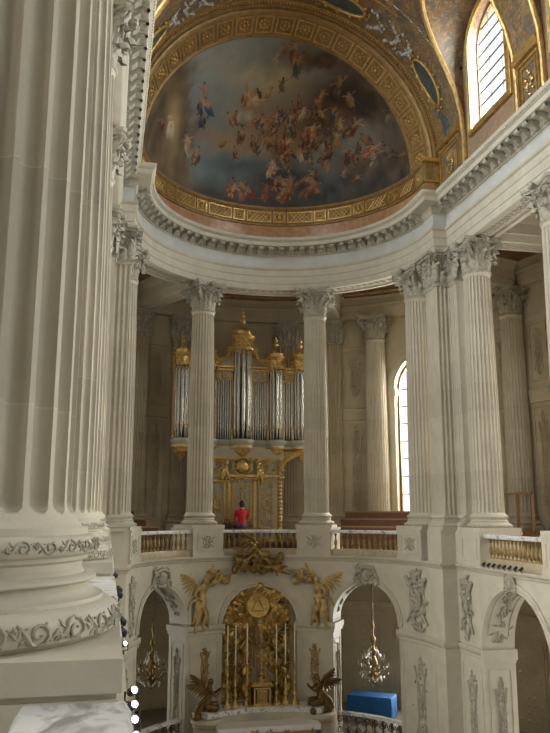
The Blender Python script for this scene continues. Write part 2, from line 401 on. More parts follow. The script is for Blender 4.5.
def fluted_shaft(zb, zt, nf=24):
    mb = MB(); rows = []; zs = []
    f0, f1 = zb+.05, zt-.12; rr = .06
    for z in (zb, zb+.015, zb+.03, zb+.045): zs.append(z)
    for i in range(9): zs.append(f0+rr*(1-cos(pi/2*i/8))*1.0+1e-3)
    for i in range(1, 13): zs.append(f0+rr+(f1-rr-f0-rr)*i/13)
    for i in range(7): zs.append(f1-rr+rr*sin(pi/2*i/6)-1e-3)
    for z in (zt-.08, zt-.03, zt): zs.append(z)
    for z in zs:
        t = max(0, (z-zb)/(zt-zb)); R = .49-.06*max(0, (t-.2)/.8)**1.5
        if z < zb+.1: R += .05*((zb+.1-z)/.1)**2
        if z > zt-.1: R += .03*((z-zt+.1)/.1)**2
        if f0 < z < f1:
            e = min(z-f0, f1-z); wf = 1 if e >= rr else sqrt(max(0, 1-(1-e/rr)**2))
        else: wf = 0
        uu = 2.0
        if f0 < z < f1: uu = max(0, 1-min(z-f0, f1-z)/rr)
        row = []
        for k in range(nf):
            for j in range(11):
                q = -cos(pi*j/10); off = .054*sqrt(max(0, 1-q*q-uu*uu)); a = 2*pi*(k+.5)/nf+(2*pi/nf)*.40*q
                row.append(((R-off)*cos(a), (R-off)*sin(a), z))
            # fillet midpoint keeps the land flat
        rows.append(row)
    mb.grid(rows, close_u=True); return mb
BASE = [(.70, 0), (.70, .10), (.66, .10), (.69, .12), (.70, .155), (.69, .19), (.655, .215), (.63, .22), (.63, .235), (.60, .24), (.575, .265), (.565, .285), (.585, .287), (.60, .295), (.60, .305), (.585, .315), (.555, .318), (.54, .335), (.545, .36), (.565, .37), (.565, .385), (.585, .388), (.60, .40), (.605, .425), (.595, .45), (.58, .46), (.56, .462), (.56, .49), (.53, .49)]
shaft_me = fluted_shaft(.49, 8.29).mesh('shaft', 'limestone', 28)
cmb_ = round_capital(); cmb_.v = [(x*(1+.17*max(0, z)/1.15), y*(1+.17*max(0, z)/1.15), z) for x, y, z in cmb_.v]
cap_me = cmb_.mesh('capital', 'carved_stone', 50)
bm_ = MB(); bm_.lathe(BASE[2:], n=48); base_me = bm_.mesh('column_base', 'limestone_plain', 40)
torus_mb = MB()        # carved leaf band on the two tori (scrolls)
for rr_, zc_, nn, sz in ((.70, .157, 28, .050), (.605, .424, 34, .030)):
    wv_ = pi*rr_/nn
    def tp(u, v, lift=0.0, rr_=rr_, zc_=zc_, sz=sz):      # u along the torus, v up and down it
        q = max(-1.25, min(1.25, v/(sz*1.25))); r = rr_-sz*1.1*(1-cos(q))+lift*cos(q); return (r*cos(u/rr_), r*sin(u/rr_), zc_+sz*1.1*sin(q)+lift*sin(q))
    for k in range(nn):
        u0 = 2*pi*rr_*k/nn; s = 1 if k % 2 else -1
        P = []; R = []
        for i in range(13):
            q = i/12; aa = pi/2*s-q*2*pi*1.2*s; r = sz*.92*(1-q*.8); P.append(tp(u0+r*cos(aa), r*sin(aa), .001)); R.append(sz*.17*(1-.35*q))
        torus_mb.tube(P, R, 5)
        P = [tp(u0-wv_*1.0, -s*sz*.8, .0), tp(u0-wv_*.6, s*sz*.1, .0), tp(u0-wv_*.35, s*sz*.7, 0), tp(u0, s*sz*.95, 0)]; torus_mb.tube(P, [sz*.12, sz*.2, sz*.2, sz*.14], 5)
        for e_ in range(4):
            aa = 2*pi*e_/4+.6*s; P = [tp(u0+sz*.95*cos(aa)*(1+.15*q), sz*.95*sin(aa)*(1-.1*q), .001) for q in (0, 1, 2)]; torus_mb.tube(P, [sz*.05, sz*.13, sz*.04], 4)
        torus_mb.tube([tp(u0-wv_*.9, s*sz*.95, 0), tp(u0-wv_*.8, s*sz*.45, 0), tp(u0-wv_*.55, s*sz*.15, 0)], [sz*.06, sz*.16, sz*.05], 4)
        for a_ in (-.9, -.2, .5):
            b_ = (u0+wv_*.95, -s*sz*.2); P = [tp(b_[0], b_[1], 0), tp(b_[0]+sz*.35*sin(a_), b_[1]+sz*.55*cos(a_)*s, .002), tp(b_[0]+sz*.6*sin(a_*1.5), b_[1]+sz*.95*cos(a_)*s, 0)]; torus_mb.tube(P, [sz*.1, sz*.17, sz*.05], 5)
torus_me = torus_mb.mesh('torus_carving', 'carved_stone', 50)
pl_ = MB().box((0, 0, .05), (1.40, 1.40, .10)); plinth_me = pl_.mesh('plinth', 'limestone_plain')
def column(x, y, rz, label, group='fluted gallery columns'):
    t = empty('corinthian_column', (x, y, 0), rz); tag(t, label, 'column', group)
    link('plinth', plinth_me, t)
    b = link('column_base', base_me, t); link('torus_carving', torus_me, b)
    link('shaft', shaft_me, t); link('capital', cap_me, t, (0, 0, 8.28)); return t

# ================================================================== STRUCTURE
def struct(name, mb, m, ang=35, parent=None):
    o = mb.build(name, m, parent, ang)
    if not parent: o['kind'] = 'structure'
    return o
FLZ = -8.4
struct('floor', MB().box((0, -14, FLZ-.1), (24, 56, .2)), 'marble_floor')
RA, XN, YC = 4.95, 5.45, -.6
RI = mp_ring(RA)
H1 = .278*RA       # half opening of the side arches of the apse
ANG = [41, 89, 138.5]
# lower apse wall with three arches
arches = [(radians(a)*RA, 1.37 if i != 1 else 1.42, -3.32 if i != 1 else -3.55, FLZ) for i, a in enumerate(ANG)]
wall_apse = struct('wall_apse', arch_wall(RI, 0, pi*RA, FLZ, -1.1, arches, 1.0), 'limestone_plain')
struct('wall_back', MB().box((0, YBACK-.15, 5), (22, .3, 27)), 'limestone_plain')  # unseen end wall, added to keep sky light out of the open nave
# ledge running round the choir and nave, on top of the arcade
path = nave_path(RA, XN, YC)
struct('trim_1', plan_sweep(path, [(-1.0, -1.22), (.0, -1.22), (.03, -1.20), (.05, -1.14), (.10, -1.11), (.12, -1.08), (.12, -1.02), (-1.0, -1.02)]), 'limestone_plain')
# nave arcades: right side with openings, left side likewise
nave_arches = [(yc, 1.85, -3.4, FLZ) for yc in BAYS]
for s, nm in ((1, 'right'), (-1, 'left')):
    mp = mp_side(XN, s)
    wl = struct('wall_'+nm, arch_wall(mp, YBACK, YC, FLZ, -1.1, nave_arches, 1.0), 'limestone_plain')
    r = MB()
    r.grid([[(s*XN, YC, FLZ), (s*XN, YC, -1.1)], [(s*RA, YC, FLZ), (s*RA, YC, -1.1)], [(s*RA, 0, FLZ), (s*RA, 0, -1.1)], [(s*(RA+1), 0, FLZ), (s*(RA+1), 0, -1.1)]])
    struct('pier_return', r, 'limestone_plain', parent=wl)
    for uc, h, zs, zb in nave_arches[:3]:
        arch_band(mp, uc, h, h+.2, zs, 0, -.06).build('archivolt', 'limestone_plain', wl)
        for u0, u1 in ((uc-h-.52, uc-h+.05), (uc+h-.05, uc+h+.52)):
            pass
    # impost moulding between the arches
    edges = [YC]+[v for uc, h, _, _ in nave_arches for v in (uc+h, uc-h)]
    for i in range(0, 7, 2):
        b, a = edges[i], edges[i+1]
        im = [(.0, -3.72), (-.02, -3.70), (-.02, -3.62), (-.06, -3.58), (-.10, -3.50), (-.10, -3.42), (.0, -3.42)]
        sweep_u(mp, a-.02, b+.0, im).build('impost', 'limestone_plain', wl)
        if i:
            pf = MB(); panel_frame(pf, mp, a+.14, b-.14, -7.6, -3.95, .035, -.02, .03); pf.build('panel_moulding', 'limestone_plain', wl)
        else:
            pf = MB(); panel_frame(pf, mp, a+.16, b-.14, -7.6, -3.95, .035, -.02, .03); pf.build('panel_moulding', 'limestone_plain', wl)
        # impost and panel inside the arch reveals
    for uc, h, zs, zb in nave_arches[:3]:
        for sg in (-1, 1):
            u = uc+sg*h
            f = MB(); f.merge(mbox(mp, min(u, u-sg*.09), max(u, u-sg*.09), -.1, 1.04, -3.72, -3.42)); f.merge(mbox(mp, min(u, u-sg*.06), max(u, u-sg*.06), -.06, 1.0, -3.80, -3.72))
            m2 = lambda a, d, z, u=u, sg=sg: mp(u-sg*(-d), a, z)
            for zz0, zz1 in ((-7.6, -3.98),):
                panel_frame(f, m2, .14, .86, zz0, zz1, .03, -.018, .01)
            f.build('impost', 'limestone_plain', wl)
        so = MB()      # soffit panel frame following the arch
        for dd in (.14, .80):
            so.grid([[mp(uc+(h-q)*cos(t*pi/32), e, zs+(h-q)*sin(t*pi/32)) for q, e in ((0, dd), (.02, dd), (.02, dd+.05), (0, dd+.05))] for t in range(2, 31)])
        so.build('soffit_moulding', 'limestone_plain', wl)
# apse arch mouldings
for i, (uc, h, zs, zb) in enumerate(arches):
    arch_band(RI, uc, h, h+.19, zs, 0, -.06, leg=0).build('archivolt', 'limestone_plain', wall_apse)
im = [(.0, -.34), (-.02, -.32), (-.02, -.22), (-.05, -.2), (-.09, -.10), (-.09, 0), (.0, 0)]
ed = [0.0]+[v for uc, h, _, _ in arches for v in (uc-h, uc+h)]+[pi*RA]
ISP = -3.42
for i in range(0, 8, 2):
    a, b = ed[i], ed[i+1]
    sweep_u(RI, a+(-.04 if i else -.0), b+(.04 if i < 6 else 0), [(d, z+ISP) for d, z in im]).build('impost', 'limestone_plain', wall_apse)
    pf = MB(); panel_frame(pf, RI, a+.16, b-.16, -7.7, -3.98, .035, -.02, .03); pf.build('panel_moulding', 'limestone_plain', wall_apse)
for s, nm in ((1, 'right'), (-1, 'left')):
    pts = [(s*XN, YC), (s*RA, YC), (s*RA, 0)]
    if s < 0: pts = pts[::-1]
    plan_sweep(pts, [(-.01, ISP-.34), (.02, ISP-.32), (.02, ISP-.22), (.05, ISP-.2), (.09, ISP-.1), (.09, ISP), (-.01, ISP)]).build('impost', 'limestone_plain', wall_apse)
for i, (uc, h, zs, zb) in enumerate(arches):
    for sg in (-1, 1):
        u = uc+sg*h; f = MB()
        f.merge(mbox(RI, min(u, u-sg*.09), max(u, u-sg*.09), -.09, 1.04, ISP-.2, ISP)); f.merge(mbox(RI, min(u, u-sg*.05), max(u, u-sg*.05), -.05, 1.02, ISP-.32, ISP-.2))
        m2 = lambda a, d, z, u=u, sg=sg: RI(u-sg*(-d), a, z)
        panel_frame(f, m2, .16, .84, -7.5, -3.98, .03, -.018, .01)
        f.build('impost', 'limestone_plain', wall_apse)

# outer wall of the ambulatory (lower and gallery storey), with windows on both flanks
RO = 10.8; MO = mp_ring(RO)
WA = [41.5, 138.5]
owin = [(radians(a)*RO, 1.55, 6.1, -.2) for a in WA]
lwin = [(radians(a)*RO, 1.15, -4.1, -6.6) for a in WA]
wo = struct('wall_ambulatory_gallery', arch_wall(MO, radians(-2)*RO, radians(182)*RO, -1.2, 10.6, owin, .8, step=.4), 'limestone_warm_light')
wlw = struct('wall_ambulatory_lower', arch_wall(MO, radians(-2)*RO, radians(182)*RO, FLZ, -1.2, lwin, .8, step=.4), 'limestone_warm_light')
XO = 10.75
nwin = [(yc, 1.35, 6.1, -.2) for yc in BAYS[:6]]; nlwin = [(yc, 1.15, -4.1, -6.6) for yc in BAYS[:6]]
for s, nm in ((1, 'right'), (-1, 'left')):
    mo = mp_side(XO, s)
    struct('wall_outer_gallery_'+nm, arch_wall(mo, YBACK, .2, -1.2, 10.6, nwin, .7, step=2), 'limestone_warm_light')
    struct('wall_outer_lower_'+nm, arch_wall(mo, YBACK, .2, FLZ, -1.2, nlwin, .7, step=2), 'limestone_warm_light')
# gallery floor (also the ceiling over the aisles below) and gallery ceiling
def aisle_ring(z0, z1, r0, r1, xi, xo):
    p_in = [(xi, YBACK), (xi, 0)]+arcpts(r0, 2, 178, 4)+[(-xi, 0), (-xi, YBACK)]
    p_out = [(xo, YBACK), (xo, 0)]+arcpts(r1, 2, 178, 4)+[(-xo, 0), (-xo, YBACK)]
    return MB().grid([[(a[0], a[1], z0), (b[0], b[1], z0), (b[0], b[1], z1), (a[0], a[1], z1)] for a, b in zip(p_in, p_out)], close_u=True)
struct('floor_gallery', aisle_ring(-1.2, -1.03, 5.3, 10.9, 5.8, 10.9), 'wood')
struct('ceiling_lower_aisle', aisle_ring(-1.35, -1.2, 5.9, 10.9, 6.4, 10.9), 'limestone_warm_light')
struct('ceiling_gallery', aisle_ring(10.45, 10.6, 5.5, 10.9, 5.9, 10.9), 'painted_ceiling')
# entablature bands along the outer wall at both storeys
outp = [(XO, YBACK), (XO, 0)]+arcpts(RO, 2, 178)+[(-XO, 0), (-XO, YBACK)]
E1 = [(-.02, 9.43), (.78, 9.43), (.80, 9.78), (.83, 9.8), (.83, 9.98), (.90, 10.02), (.92, 10.1), (.80, 10.14), (.82, 10.3), (.98, 10.38), (1.0, 10.46), (-.02, 10.46)]
E1 = [(d*.45, z) for d, z in E1]
ent_out = plan_sweep(outp, E1).build('trim_2', 'limestone_warm_light'); ent_out['kind'] = 'structure'
E2 = [(-.02, -3.9), (.03, -3.88), (.03, -3.66), (.06, -3.64), (.06, -3.45), (.14, -3.36), (.16, -3.26), (-.02, -3.24)]
def ring_parts(mp, segs, prof):
    mb = MB()
    for a, b in segs: mb.merge(sweep_u(mp, a, b, prof, .4))
    return mb
dg = lambda a: radians(a)*RO
tb = ring_parts(MO, [(dg(0), dg(33)), (dg(48), dg(132)), (dg(147), dg(180))], [(-d, z) for d, z in E2]).build('trim_3', 'limestone_warm_light'); tb['kind'] = 'structure'
# diapered wall panels in the lower ambulatory
for a0, a1 in ((50.3, 53.2), (54.2, 61.8), (63, 70), (108, 113), (114, 122), (123, 130), (14, 26), (2, 12)):
    pm = MB(); u0, u1 = dg(a0)+.1, dg(a1)-.1; panel_frame(pm, MO, u0, u1, -7.5, -4.15, .06, -.05, 0)
    if u1-u0 > 1.0:
        panel_frame(pm, MO, u0+.14, u1-.14, -7.35, -4.3, .03, -.035, 0)
        nx = max(2, int((u1-u0-.5)/.28)); nz = 10
        for i in range(nx):
            for j in range(nz):
                uc = u0+.25+(u1-u0-.5)*(i+.5)/nx; zc = -7.2+2.8*(j+.5)/nz; q = .11
                pm.add([MO(uc-q, 0, zc), MO(uc, 0, zc-q), MO(uc+q, 0, zc), MO(uc, 0, zc+q), MO(uc, -.04, zc)], [(0, 1, 4), (1, 2, 4), (2, 3, 4), (3, 0, 4)])
    pm.build('carved_panel', 'limestone_warm_light', wlw, 20)

# windows of the ambulatory
def window(n, mp, uc, h, zs, zb, dd, arched=True, rows=9, cols=4, frame='light_wood', th=.02):
    t = empty('window_%d' % n, mp(uc, dd, zb)); t['kind'] = 'structure'; inv = t.matrix_basis.inverted()
    off = Vector(mp(uc, dd, zb))
    def loc(mb):
        mb.v = [tuple(Vector(p)-off) for p in mb.v]; return mb
    g = []; nn = 20; vs = [mp(uc-h, dd, zb), mp(uc+h, dd, zb)]+[mp(uc+h*cos(pi*i/nn), dd, zs+h*sin(pi*i/nn)) for i in range(nn+1)]
    gl = MB(); gl.add(vs, [tuple(range(len(vs)))]); loc(gl).build('window_pane', 'window_glass', t)
    fr = MB(); fr.merge(arch_band(mp, uc, h-(.05 if th < .015 else .1), h+.02, zs, dd+.05, dd-.06, 20, leg=zs-zb))
    fr.merge(mbox(mp, uc-h, uc+h, dd-.06, dd+.05, zb, zb+.1))
    loc(fr).build('window_frame', frame, t)
    br = MB()
    for i in range(1, cols):
        u = uc-h+2*h*i/cols; zt = zs+sqrt(max(0, h*h-(u-uc)**2)); br.merge(mbox(mp, u-th, u+th, dd-.03, dd+.02, zb, zt))
    k = int((zs+h-zb)/((zs+h-zb)/rows))
    for j in range(1, rows):
        z = zb+(zs+h-zb)*j/rows; hh = h if z < zs else sqrt(max(0, h*h-(z-zs)**2)); br.merge(mbox(mp, uc-hh, uc+hh, dd-.03, dd+.02, z-th, z+th))
    loc(br).build('glazing_bars', 'iron', t)
    return t
n = 1
for uc, h, zs, zb in owin: window(n, MO, uc, h, zs, zb, .34, rows=10); n += 1
for uc, h, zs, zb in lwin: window(n, MO, uc, h, zs, zb, .62, rows=6); n += 1
for s in (1, -1):
    for k in range(2 if s > 0 else 1):
        window(n, mp_side(XO, s), BAYS[k], 1.35, 6.1, -.2, .5); n += 1
# stone window surrounds on the gallery
for uc, h, zs, zb in owin:
    arch_band(MO, uc, h, h+.34, zs, 0, -.12).build('archivolt', 'limestone_warm_light', wo)
    for sg in (-1, 1):
        a, b = sorted((uc+sg*h, uc+sg*(h+.38)))
        f = mbox(MO, a, b, -.10, .0, -1.0, zs-.35); f.merge(mbox(MO, a-.06, b+.06, -.18, .4, zs-.35, zs-.02)); f.merge(mbox(MO, a-.02, b+.02, -.13, .3, zs-.5, zs-.35))
        f.build('window_pilaster', 'limestone_warm_light', wo)

# ------------------------------------------------------------------ upper entablature and cornice
FR, FX, FY = 5.15, 5.65, -.5
path2 = nave_path(FR, FX, FY)
arch_prof = [(-.92, 9.43), (-.78, 9.43), (-.78, 9.48), (-.12, 9.48), (-.12, 9.43), (.0, 9.43), (.0, 9.66), (.03, 9.68), (.03, 9.96), (.06, 9.99), (.06, 10.22), (.12, 10.27), (.13, 10.34), (0, 10.36), (-.92, 10.36)]
ent = struct('trim_4', plan_sweep(path2, arch_prof), 'limestone_plain')
plan_sweep(path2, [(-.9, 10.36), (0.01, 10.36), (.01, 10.84), (-.9, 10.84)]).build('frieze', 'frieze_marble', ent)
corn = [(-.9, 10.84), (.05, 10.84), (.07, 10.88), (.12, 10.92), (.12, 11.10), (.52, 11.12), (.54, 11.16), (.54, 11.26), (.60, 11.30), (.65, 11.36), (.66, 11.44), (.60, 11.46), (-.3, 11.5), (-.9, 11.5)]
cornice = struct('trim_5', plan_sweep(path2, corn), 'limestone_plain')
# carved strips in the architrave soffit between columns
def walk(path, step, start=0.0):
    out = []; acc = start
    for (x0, y0), (x1, y1) in zip(path, path[1:]):
        L = hypot(x1-x0, y1-y0)
        while acc <= L:
            t = acc/L if L else 0; out.append((x0+(x1-x0)*t, y0+(y1-y0)*t, (x1-x0)/L, (y1-y0)/L)); acc += step
        acc -= L
    return out
def ornament_path(path, step, fn, inset=0):
    mb = MB()
    for x, y, tx, ty in walk(path, step, step/2):
        nx, ny = -ty, tx
        M = Matrix(((tx, nx, 0, x+nx*inset), (ty, ny, 0, y+ny*inset), (0, 0, 1, 0), (0, 0, 0, 1))); fn(mb, M)
    return mb
def modillion(mb, M):       # scroll bracket under the corona; local x along, y towards the nave
    prof = [(0, 10.86), (.08, 10.84), (.15, 10.89), (.22, 10.97), (.31, 10.955), (.38, 10.97), (.41, 11.03), (.38, 11.10), (0, 11.10)]
    wv = .10; vs = []
    for sx in (-wv, wv): vs += [M @ Vector((sx, y, z)) for y, z in prof]
    k = len(prof); mb.add(vs, [tuple(range(k)), tuple(range(2*k-1, k-1, -1))]+[(i, (i+1) % k, k+(i+1) % k, k+i) for i in range(k)])
    mb.tube([M @ Vector((-.1, .37, 11.04)), M @ Vector((.1, .37, 11.04))], .045, 8)
    mb.ball(tuple(M @ Vector((.24, .27, 11.09))), .07, 8, 4, (1, 1, .4))
seg_apse = arcpts(FR, 1, 179, 1.0)
seg_r = [(FX, YBACK+.1), (FX, FY-.55)]; seg_l = [(-FX, FY-.55), (-FX, YBACK+.1)]
md = MB()
for p, st in ((seg_apse, .455), (seg_r, .46), (seg_l, .46)): md.merge(ornament_path(p, st, modillion, .12))
for s in (1, -1): modillion(md, Matrix(((-1, 0, 0, s*(FR+.28)), (0, -1, 0, FY-.12), (0, 0, 1, 0), (0, 0, 0, 1))))
md.build('modillions', 'carved_stone', cornice)
def egg(mb, M): mb.ball(tuple(M @ Vector((0, .04, 10.90))), .045, 6, 4, (1, 1, .8))
eg = MB()
for p in (seg_apse, seg_r, seg_l): eg.merge(ornament_path(p, .14, egg, .06))
eg.build('egg_moulding', 'carved_stone', cornice)
def lip(mb, M): mb.ball(tuple(M @ Vector((0, .615, 11.33))), .035, 5, 3)
eg = MB()
for p in (seg_apse, seg_r, seg_l): eg.merge(ornament_path(p, .11, lip, 0))
eg.build('bead_moulding', 'carved_stone', cornice)
def guil(mb, M):
    P = [M @ Vector((.11*cos(t), -.45+.13*sin(t), 9.475)) for t in [2*pi*i/10 for i in range(11)]]; mb.tube(P, .018, 4)
    mb.ball(tuple(M @ Vector((0, -.45, 9.47))), .05, 6, 4, (1, 1, .5))
gu = MB()
for p in (seg_apse, seg_r): gu.merge(ornament_path(p, .26, guil, 0))
gu.build('soffit_carving', 'carved_stone', ent)

# beams across the gallery from each column to the outer wall
def beam(x0, y0, x1, y1, nm='beam'):
    d = Vector((x1-x0, y1-y0)); L = d.length; d /= L; n_ = Vector((-d.y, d.x)); mb = MB()
    prof = [(-.40, 9.43), (-.40, 9.7), (-.45, 9.72), (-.43, 10.1), (-.5, 10.2), (-.52, 10.36), (-.62, 10.46), (.62, 10.46), (.52, 10.36), (.5, 10.2), (.43, 10.1), (.45, 9.72), (.40, 9.7), (.40, 9.43), (.28, 9.43), (.28, 9.48), (-.28, 9.48), (-.28, 9.43)]
    rows = [[(x0+d.x*t+n_.x*a, y0+d.y*t+n_.y*a, z) for a, z in prof] for t in (0, L)]
    mb.grid(rows, close_u=True); mb.f += [tuple(range(18)), tuple(18+j for j in range(18))]
    for i in range(int(L/.26)):
        t = .13+i*.26; c = Vector((x0+d.x*t, y0+d.y*t, 9.47)); P = [c+Vector((d.x, d.y, 0))*.1*cos(a)+Vector((n_.x, n_.y, 0))*.14*sin(a) for a in [2*pi*k/8 for k in range(9)]]; mb.tube(P, .016, 4)
    o = mb.build(nm, 'limestone_plain', None); o['kind'] = 'structure'; o.name = 'trim_6'; return o
AC = [16.5, 65, 113.3, 163.5]; RC = 5.55
for a, b in ((65, 65), (113.3, 115), (16.5, 16.9), (163.5, 163.1)):
    beam((RC+.25)*cos(radians(a)), (RC+.25)*sin(radians(a)), 10.3*cos(radians(b)), 10.3*sin(radians(b)))
for s in (1, -1):
    for k in range(4 if s > 0 else 5):
        y = -1.65-4.74*k; beam(s*6.35, y, s*10.3, y)
# gilded frames and painted fields on the gallery ceiling
gf = MB()
for a0, a1 in ((19, 62), (69, 110), (118, 160)):
    for r0, r1 in ((6.5, 6.68), (9.7, 9.88)):
        m_ = mp_ring(r0); gf.merge(sweep_u(m_, radians(a0)*r0, radians(a1)*r0, [(0, 10.38), (r1-r0, 10.38), (r1-r0, 10.46), (0, 10.46)]))
for s in (1, -1):
    for yc in BAYS:
        for x0, x1, y0, y1 in ((6.9, 9.9, yc-1.7, yc-1.55), (6.9, 9.9, yc+1.55, yc+1.7), (6.9, 7.05, yc-1.6, yc+1.6), (9.75, 9.9, yc-1.6, yc+1.6)):
            gf.box((s*(x0+x1)/2, (y0+y1)/2, 10.42), (x1-x0, y1-y0, .08))
gfo = gf.build('trim_7', 'gilding_soft'); gfo['kind'] = 'structure'

# ------------------------------------------------------------------ columns
column(6.1, -1.65, 0, 'tall fluted column standing free at the right corner of the apse, nearest the pier')
column(6.1, -6.39, 0, 'fluted column cut off by the right edge of the picture')
column(RC*cos(radians(16.5)), RC*sin(radians(16.5)), radians(16.5), 'fluted column tucked against the left side of the big right-hand pier')
column(RC*cos(radians(65)), RC*sin(radians(65)), radians(65), 'free-standing fluted column of the apse to the right of the organ')
column(RC*cos(radians(113.3)), RC*sin(radians(113.3)), radians(113.3), 'free-standing fluted column of the apse to the left of the organ')
column(RC*cos(radians(163.5)), RC*sin(radians(163.5)), radians(163.5), 'fluted column half hidden at the far left end of the apse balustrade')
LB = ['huge fluted column closest to the camera, its carved base filling the lower left corner', 'second fluted column of the left row, its carved base just beyond the nearest one', 'third fluted column of the left row, seen edge-on behind the second', 'fourth fluted column of the left row, a thin sliver behind the others', 'last free column of the left row, beside the far left pier']
for k in range(5): column(-6.2, -1.65-4.74*k, 0, LB[4-k])
# carved architrave side of the right nave is part of trim_4
# outer wall columns: engaged
for a, lb in ((53.9, 'engaged fluted column on the far gallery wall left of the bright window'), (16.9, 'engaged fluted column on the gallery wall behind the right free-standing column'), (126.1, 'engaged fluted column on the dim left gallery wall nearer the left pier'), (28.5, 'engaged fluted column on the gallery wall right of the bright window, behind the pier')):
    column(10.42*cos(radians(a)), 10.42*sin(radians(a)), radians(a), lb, 'engaged columns of the gallery wall')
def fluted_edge(p0, p1, n_, w_=.74, dep=.06):
    """points from p0 to p1 with n_ grooves cut to the left of travel"""
    d = Vector((p1[0]-p0[0], p1[1]-p0[1])); L = d.length; d /= L; nn = Vector((-d.y, d.x)); out = [p0]; pitch = L/(n_+.25)
    for k in range(n_):
        c = pitch*(k+.625)
        for j in range(7):
            q = j/3-1; p = Vector(p0)+d*(c+q*pitch*w_/2)+nn*dep*sqrt(max(0, 1-q*q)); out.append((p.x, p.y))
    out.append(p1); return out
fcap1 = flat_capital(.80, .3).mesh('capital', 'carved_stone', 50)
fcap2 = flat_capital(.46, .3).mesh('capital', 'carved_stone', 50)
# big corner piers: pilasters at the junction of apse and nave
for s, lb in ((1, 'massive stone pier of fluted pilasters at the right corner of the apse'), (-1, 'stone pier of fluted pilasters at the left corner of the apse')):
    t = empty('corner_pier', (s*5.6, 0, 0)); tag(t, lb, 'pier', 'corner piers of the apse')
    X0, X1 = 5.17, 5.67; Y0, Y1, Y2 = .42, -.5, -1.0
    f1 = fluted_edge((X0, Y1), (X0, Y0), 6); f2 = fluted_edge((X1, Y1), (X0, Y1), 3); f3 = fluted_edge((X1, Y2), (X1, Y1), 3)
    # grooves must bite into the pier: flip the offset side
    def fl(a, b, n_):
        pts = fluted_edge(b, a, n_); return pts[::-1]
    o1 = fl((X1, Y2), (X1, Y1), 3)[:-1]+fl((X1, Y1), (X0, Y1), 3)[:-1]+fl((X0, Y1), (X0, Y0), 6)
    def orient(pts):        # ensure grooves go inward (towards larger x / larger y)
        return pts
    poly = o1+[(5.5, .62), (6.6, .8), (6.6, -.98)]
    cx, cy = 6.1, -.2
    mb = MB().prism([(s*x-s*5.6, y) for x, y in poly], .46, 8.33); mb.build('shaft', 'limestone', t, 25)
    ped = [(X1-.24, Y2+.05), (X1-.24, Y1-.12), (X0-.24, Y1-.12), (X0-.24, Y0+.05), (5.7, .8), (6.7, .9), (6.7, Y2+.05)]
    MB().prism([(s*x-s*5.6, y) for x, y in ped], -1.02, 0).build('pedestal', 'limestone_plain', t)
    bp_ = [(X1, Y2), (X1, Y1), (X0, Y1), (X0, Y0+.02)]
    bprof = [(-.3, 0)]+[(r-.49, z) for r, z in BASE]+[(-.3, .49)]
    pth = [(s*x-s*5.6, y) for x, y in bp_]
    if s < 0: pth = pth[::-1]
    plan_sweep(pth, bprof).build('base_moulding', 'limestone_plain', t)
    plan_sweep(pth, [(-.1, 8.23), (.03, 8.23), (.05, 8.27), (.03, 8.31), (-.1, 8.31)]).build('neck_moulding', 'limestone_plain', t)
    core = MB().prism([(s*x-s*5.6, y) for x, y in ((X1+.03, Y2+.03), (X1+.03, Y1+.03), (X0+.03, Y1+.03), (X0+.03, Y0), (5.6, .6), (6.5, .7), (6.5, Y2+.03))], 8.28, 9.43); core.build('capital_core', 'limestone_plain', t)
    link('capital', fcap1, t, (s*(X0-5.6), (Y0+Y1)/2, 8.29), -s*pi/2)
    link('capital', fcap2, t, (s*((X0+X1)/2-5.6), Y1, 8.29), 0)
    link('capital', fcap2, t, (s*(X1-5.6), (Y1+Y2)/2, 8.29), -s*pi/2)
# flat pilasters on the ambulatory wall
pcap = flat_capital(.8, .3).mesh('capital', 'carved_stone', 50)
psh = MB(); _o = [(-.4, .3)]+fluted_edge((-.4, 0), (.4, 0), 6)+[(.4, .3)]; psh.prism(_o, .46, 8.33); psh_me = psh.mesh('shaft', 'limestone_warm_light', 25)
pb = plan_sweep([(.4, .35), (.4, 0), (-.4, 0), (-.4, .35)], [(-.2, -1.0)]+[(.2, -1.0), (.2, 0)]+[(r-.49, z) for r, z in BASE]+[(-.2, .49)]); pb_me = pb.mesh('base_moulding', 'limestone_warm_light', 35)
for a, lb in ((65.2, 'flat fluted pilaster on the far gallery wall right of the organ'), (76.5, 'flat fluted pilaster directly behind the right side of the organ'), (115.0, 'flat fluted pilaster on the dim wall just left of the organ'), (104, 'flat fluted pilaster behind the left side of the organ'), (134, 'flat fluted pilaster on the left gallery wall beside the left window')):
    t = empty('wall_pilaster', (10.5*cos(radians(a)), 10.5*sin(radians(a)), 0), radians(a)-pi/2); tag(t, lb, 'pilaster', 'flat pilasters of the gallery wall')
    link('shaft', psh_me, t); link('base_moulding', pb_me, t); link('capital', pcap, t, (0, 0, 8.29))
# pedestals under engaged columns
pd = MB()
for a in (53.9, 16.9, 126.1, 28.5):
    m_ = Matrix.Rotation(radians(a), 4, 'Z'); pd.box((10.4, 0, -.515), (1.5, 1.5, 1.03), m_)
o = pd.build('trim_8', 'limestone_warm_light'); o['kind'] = 'structure'

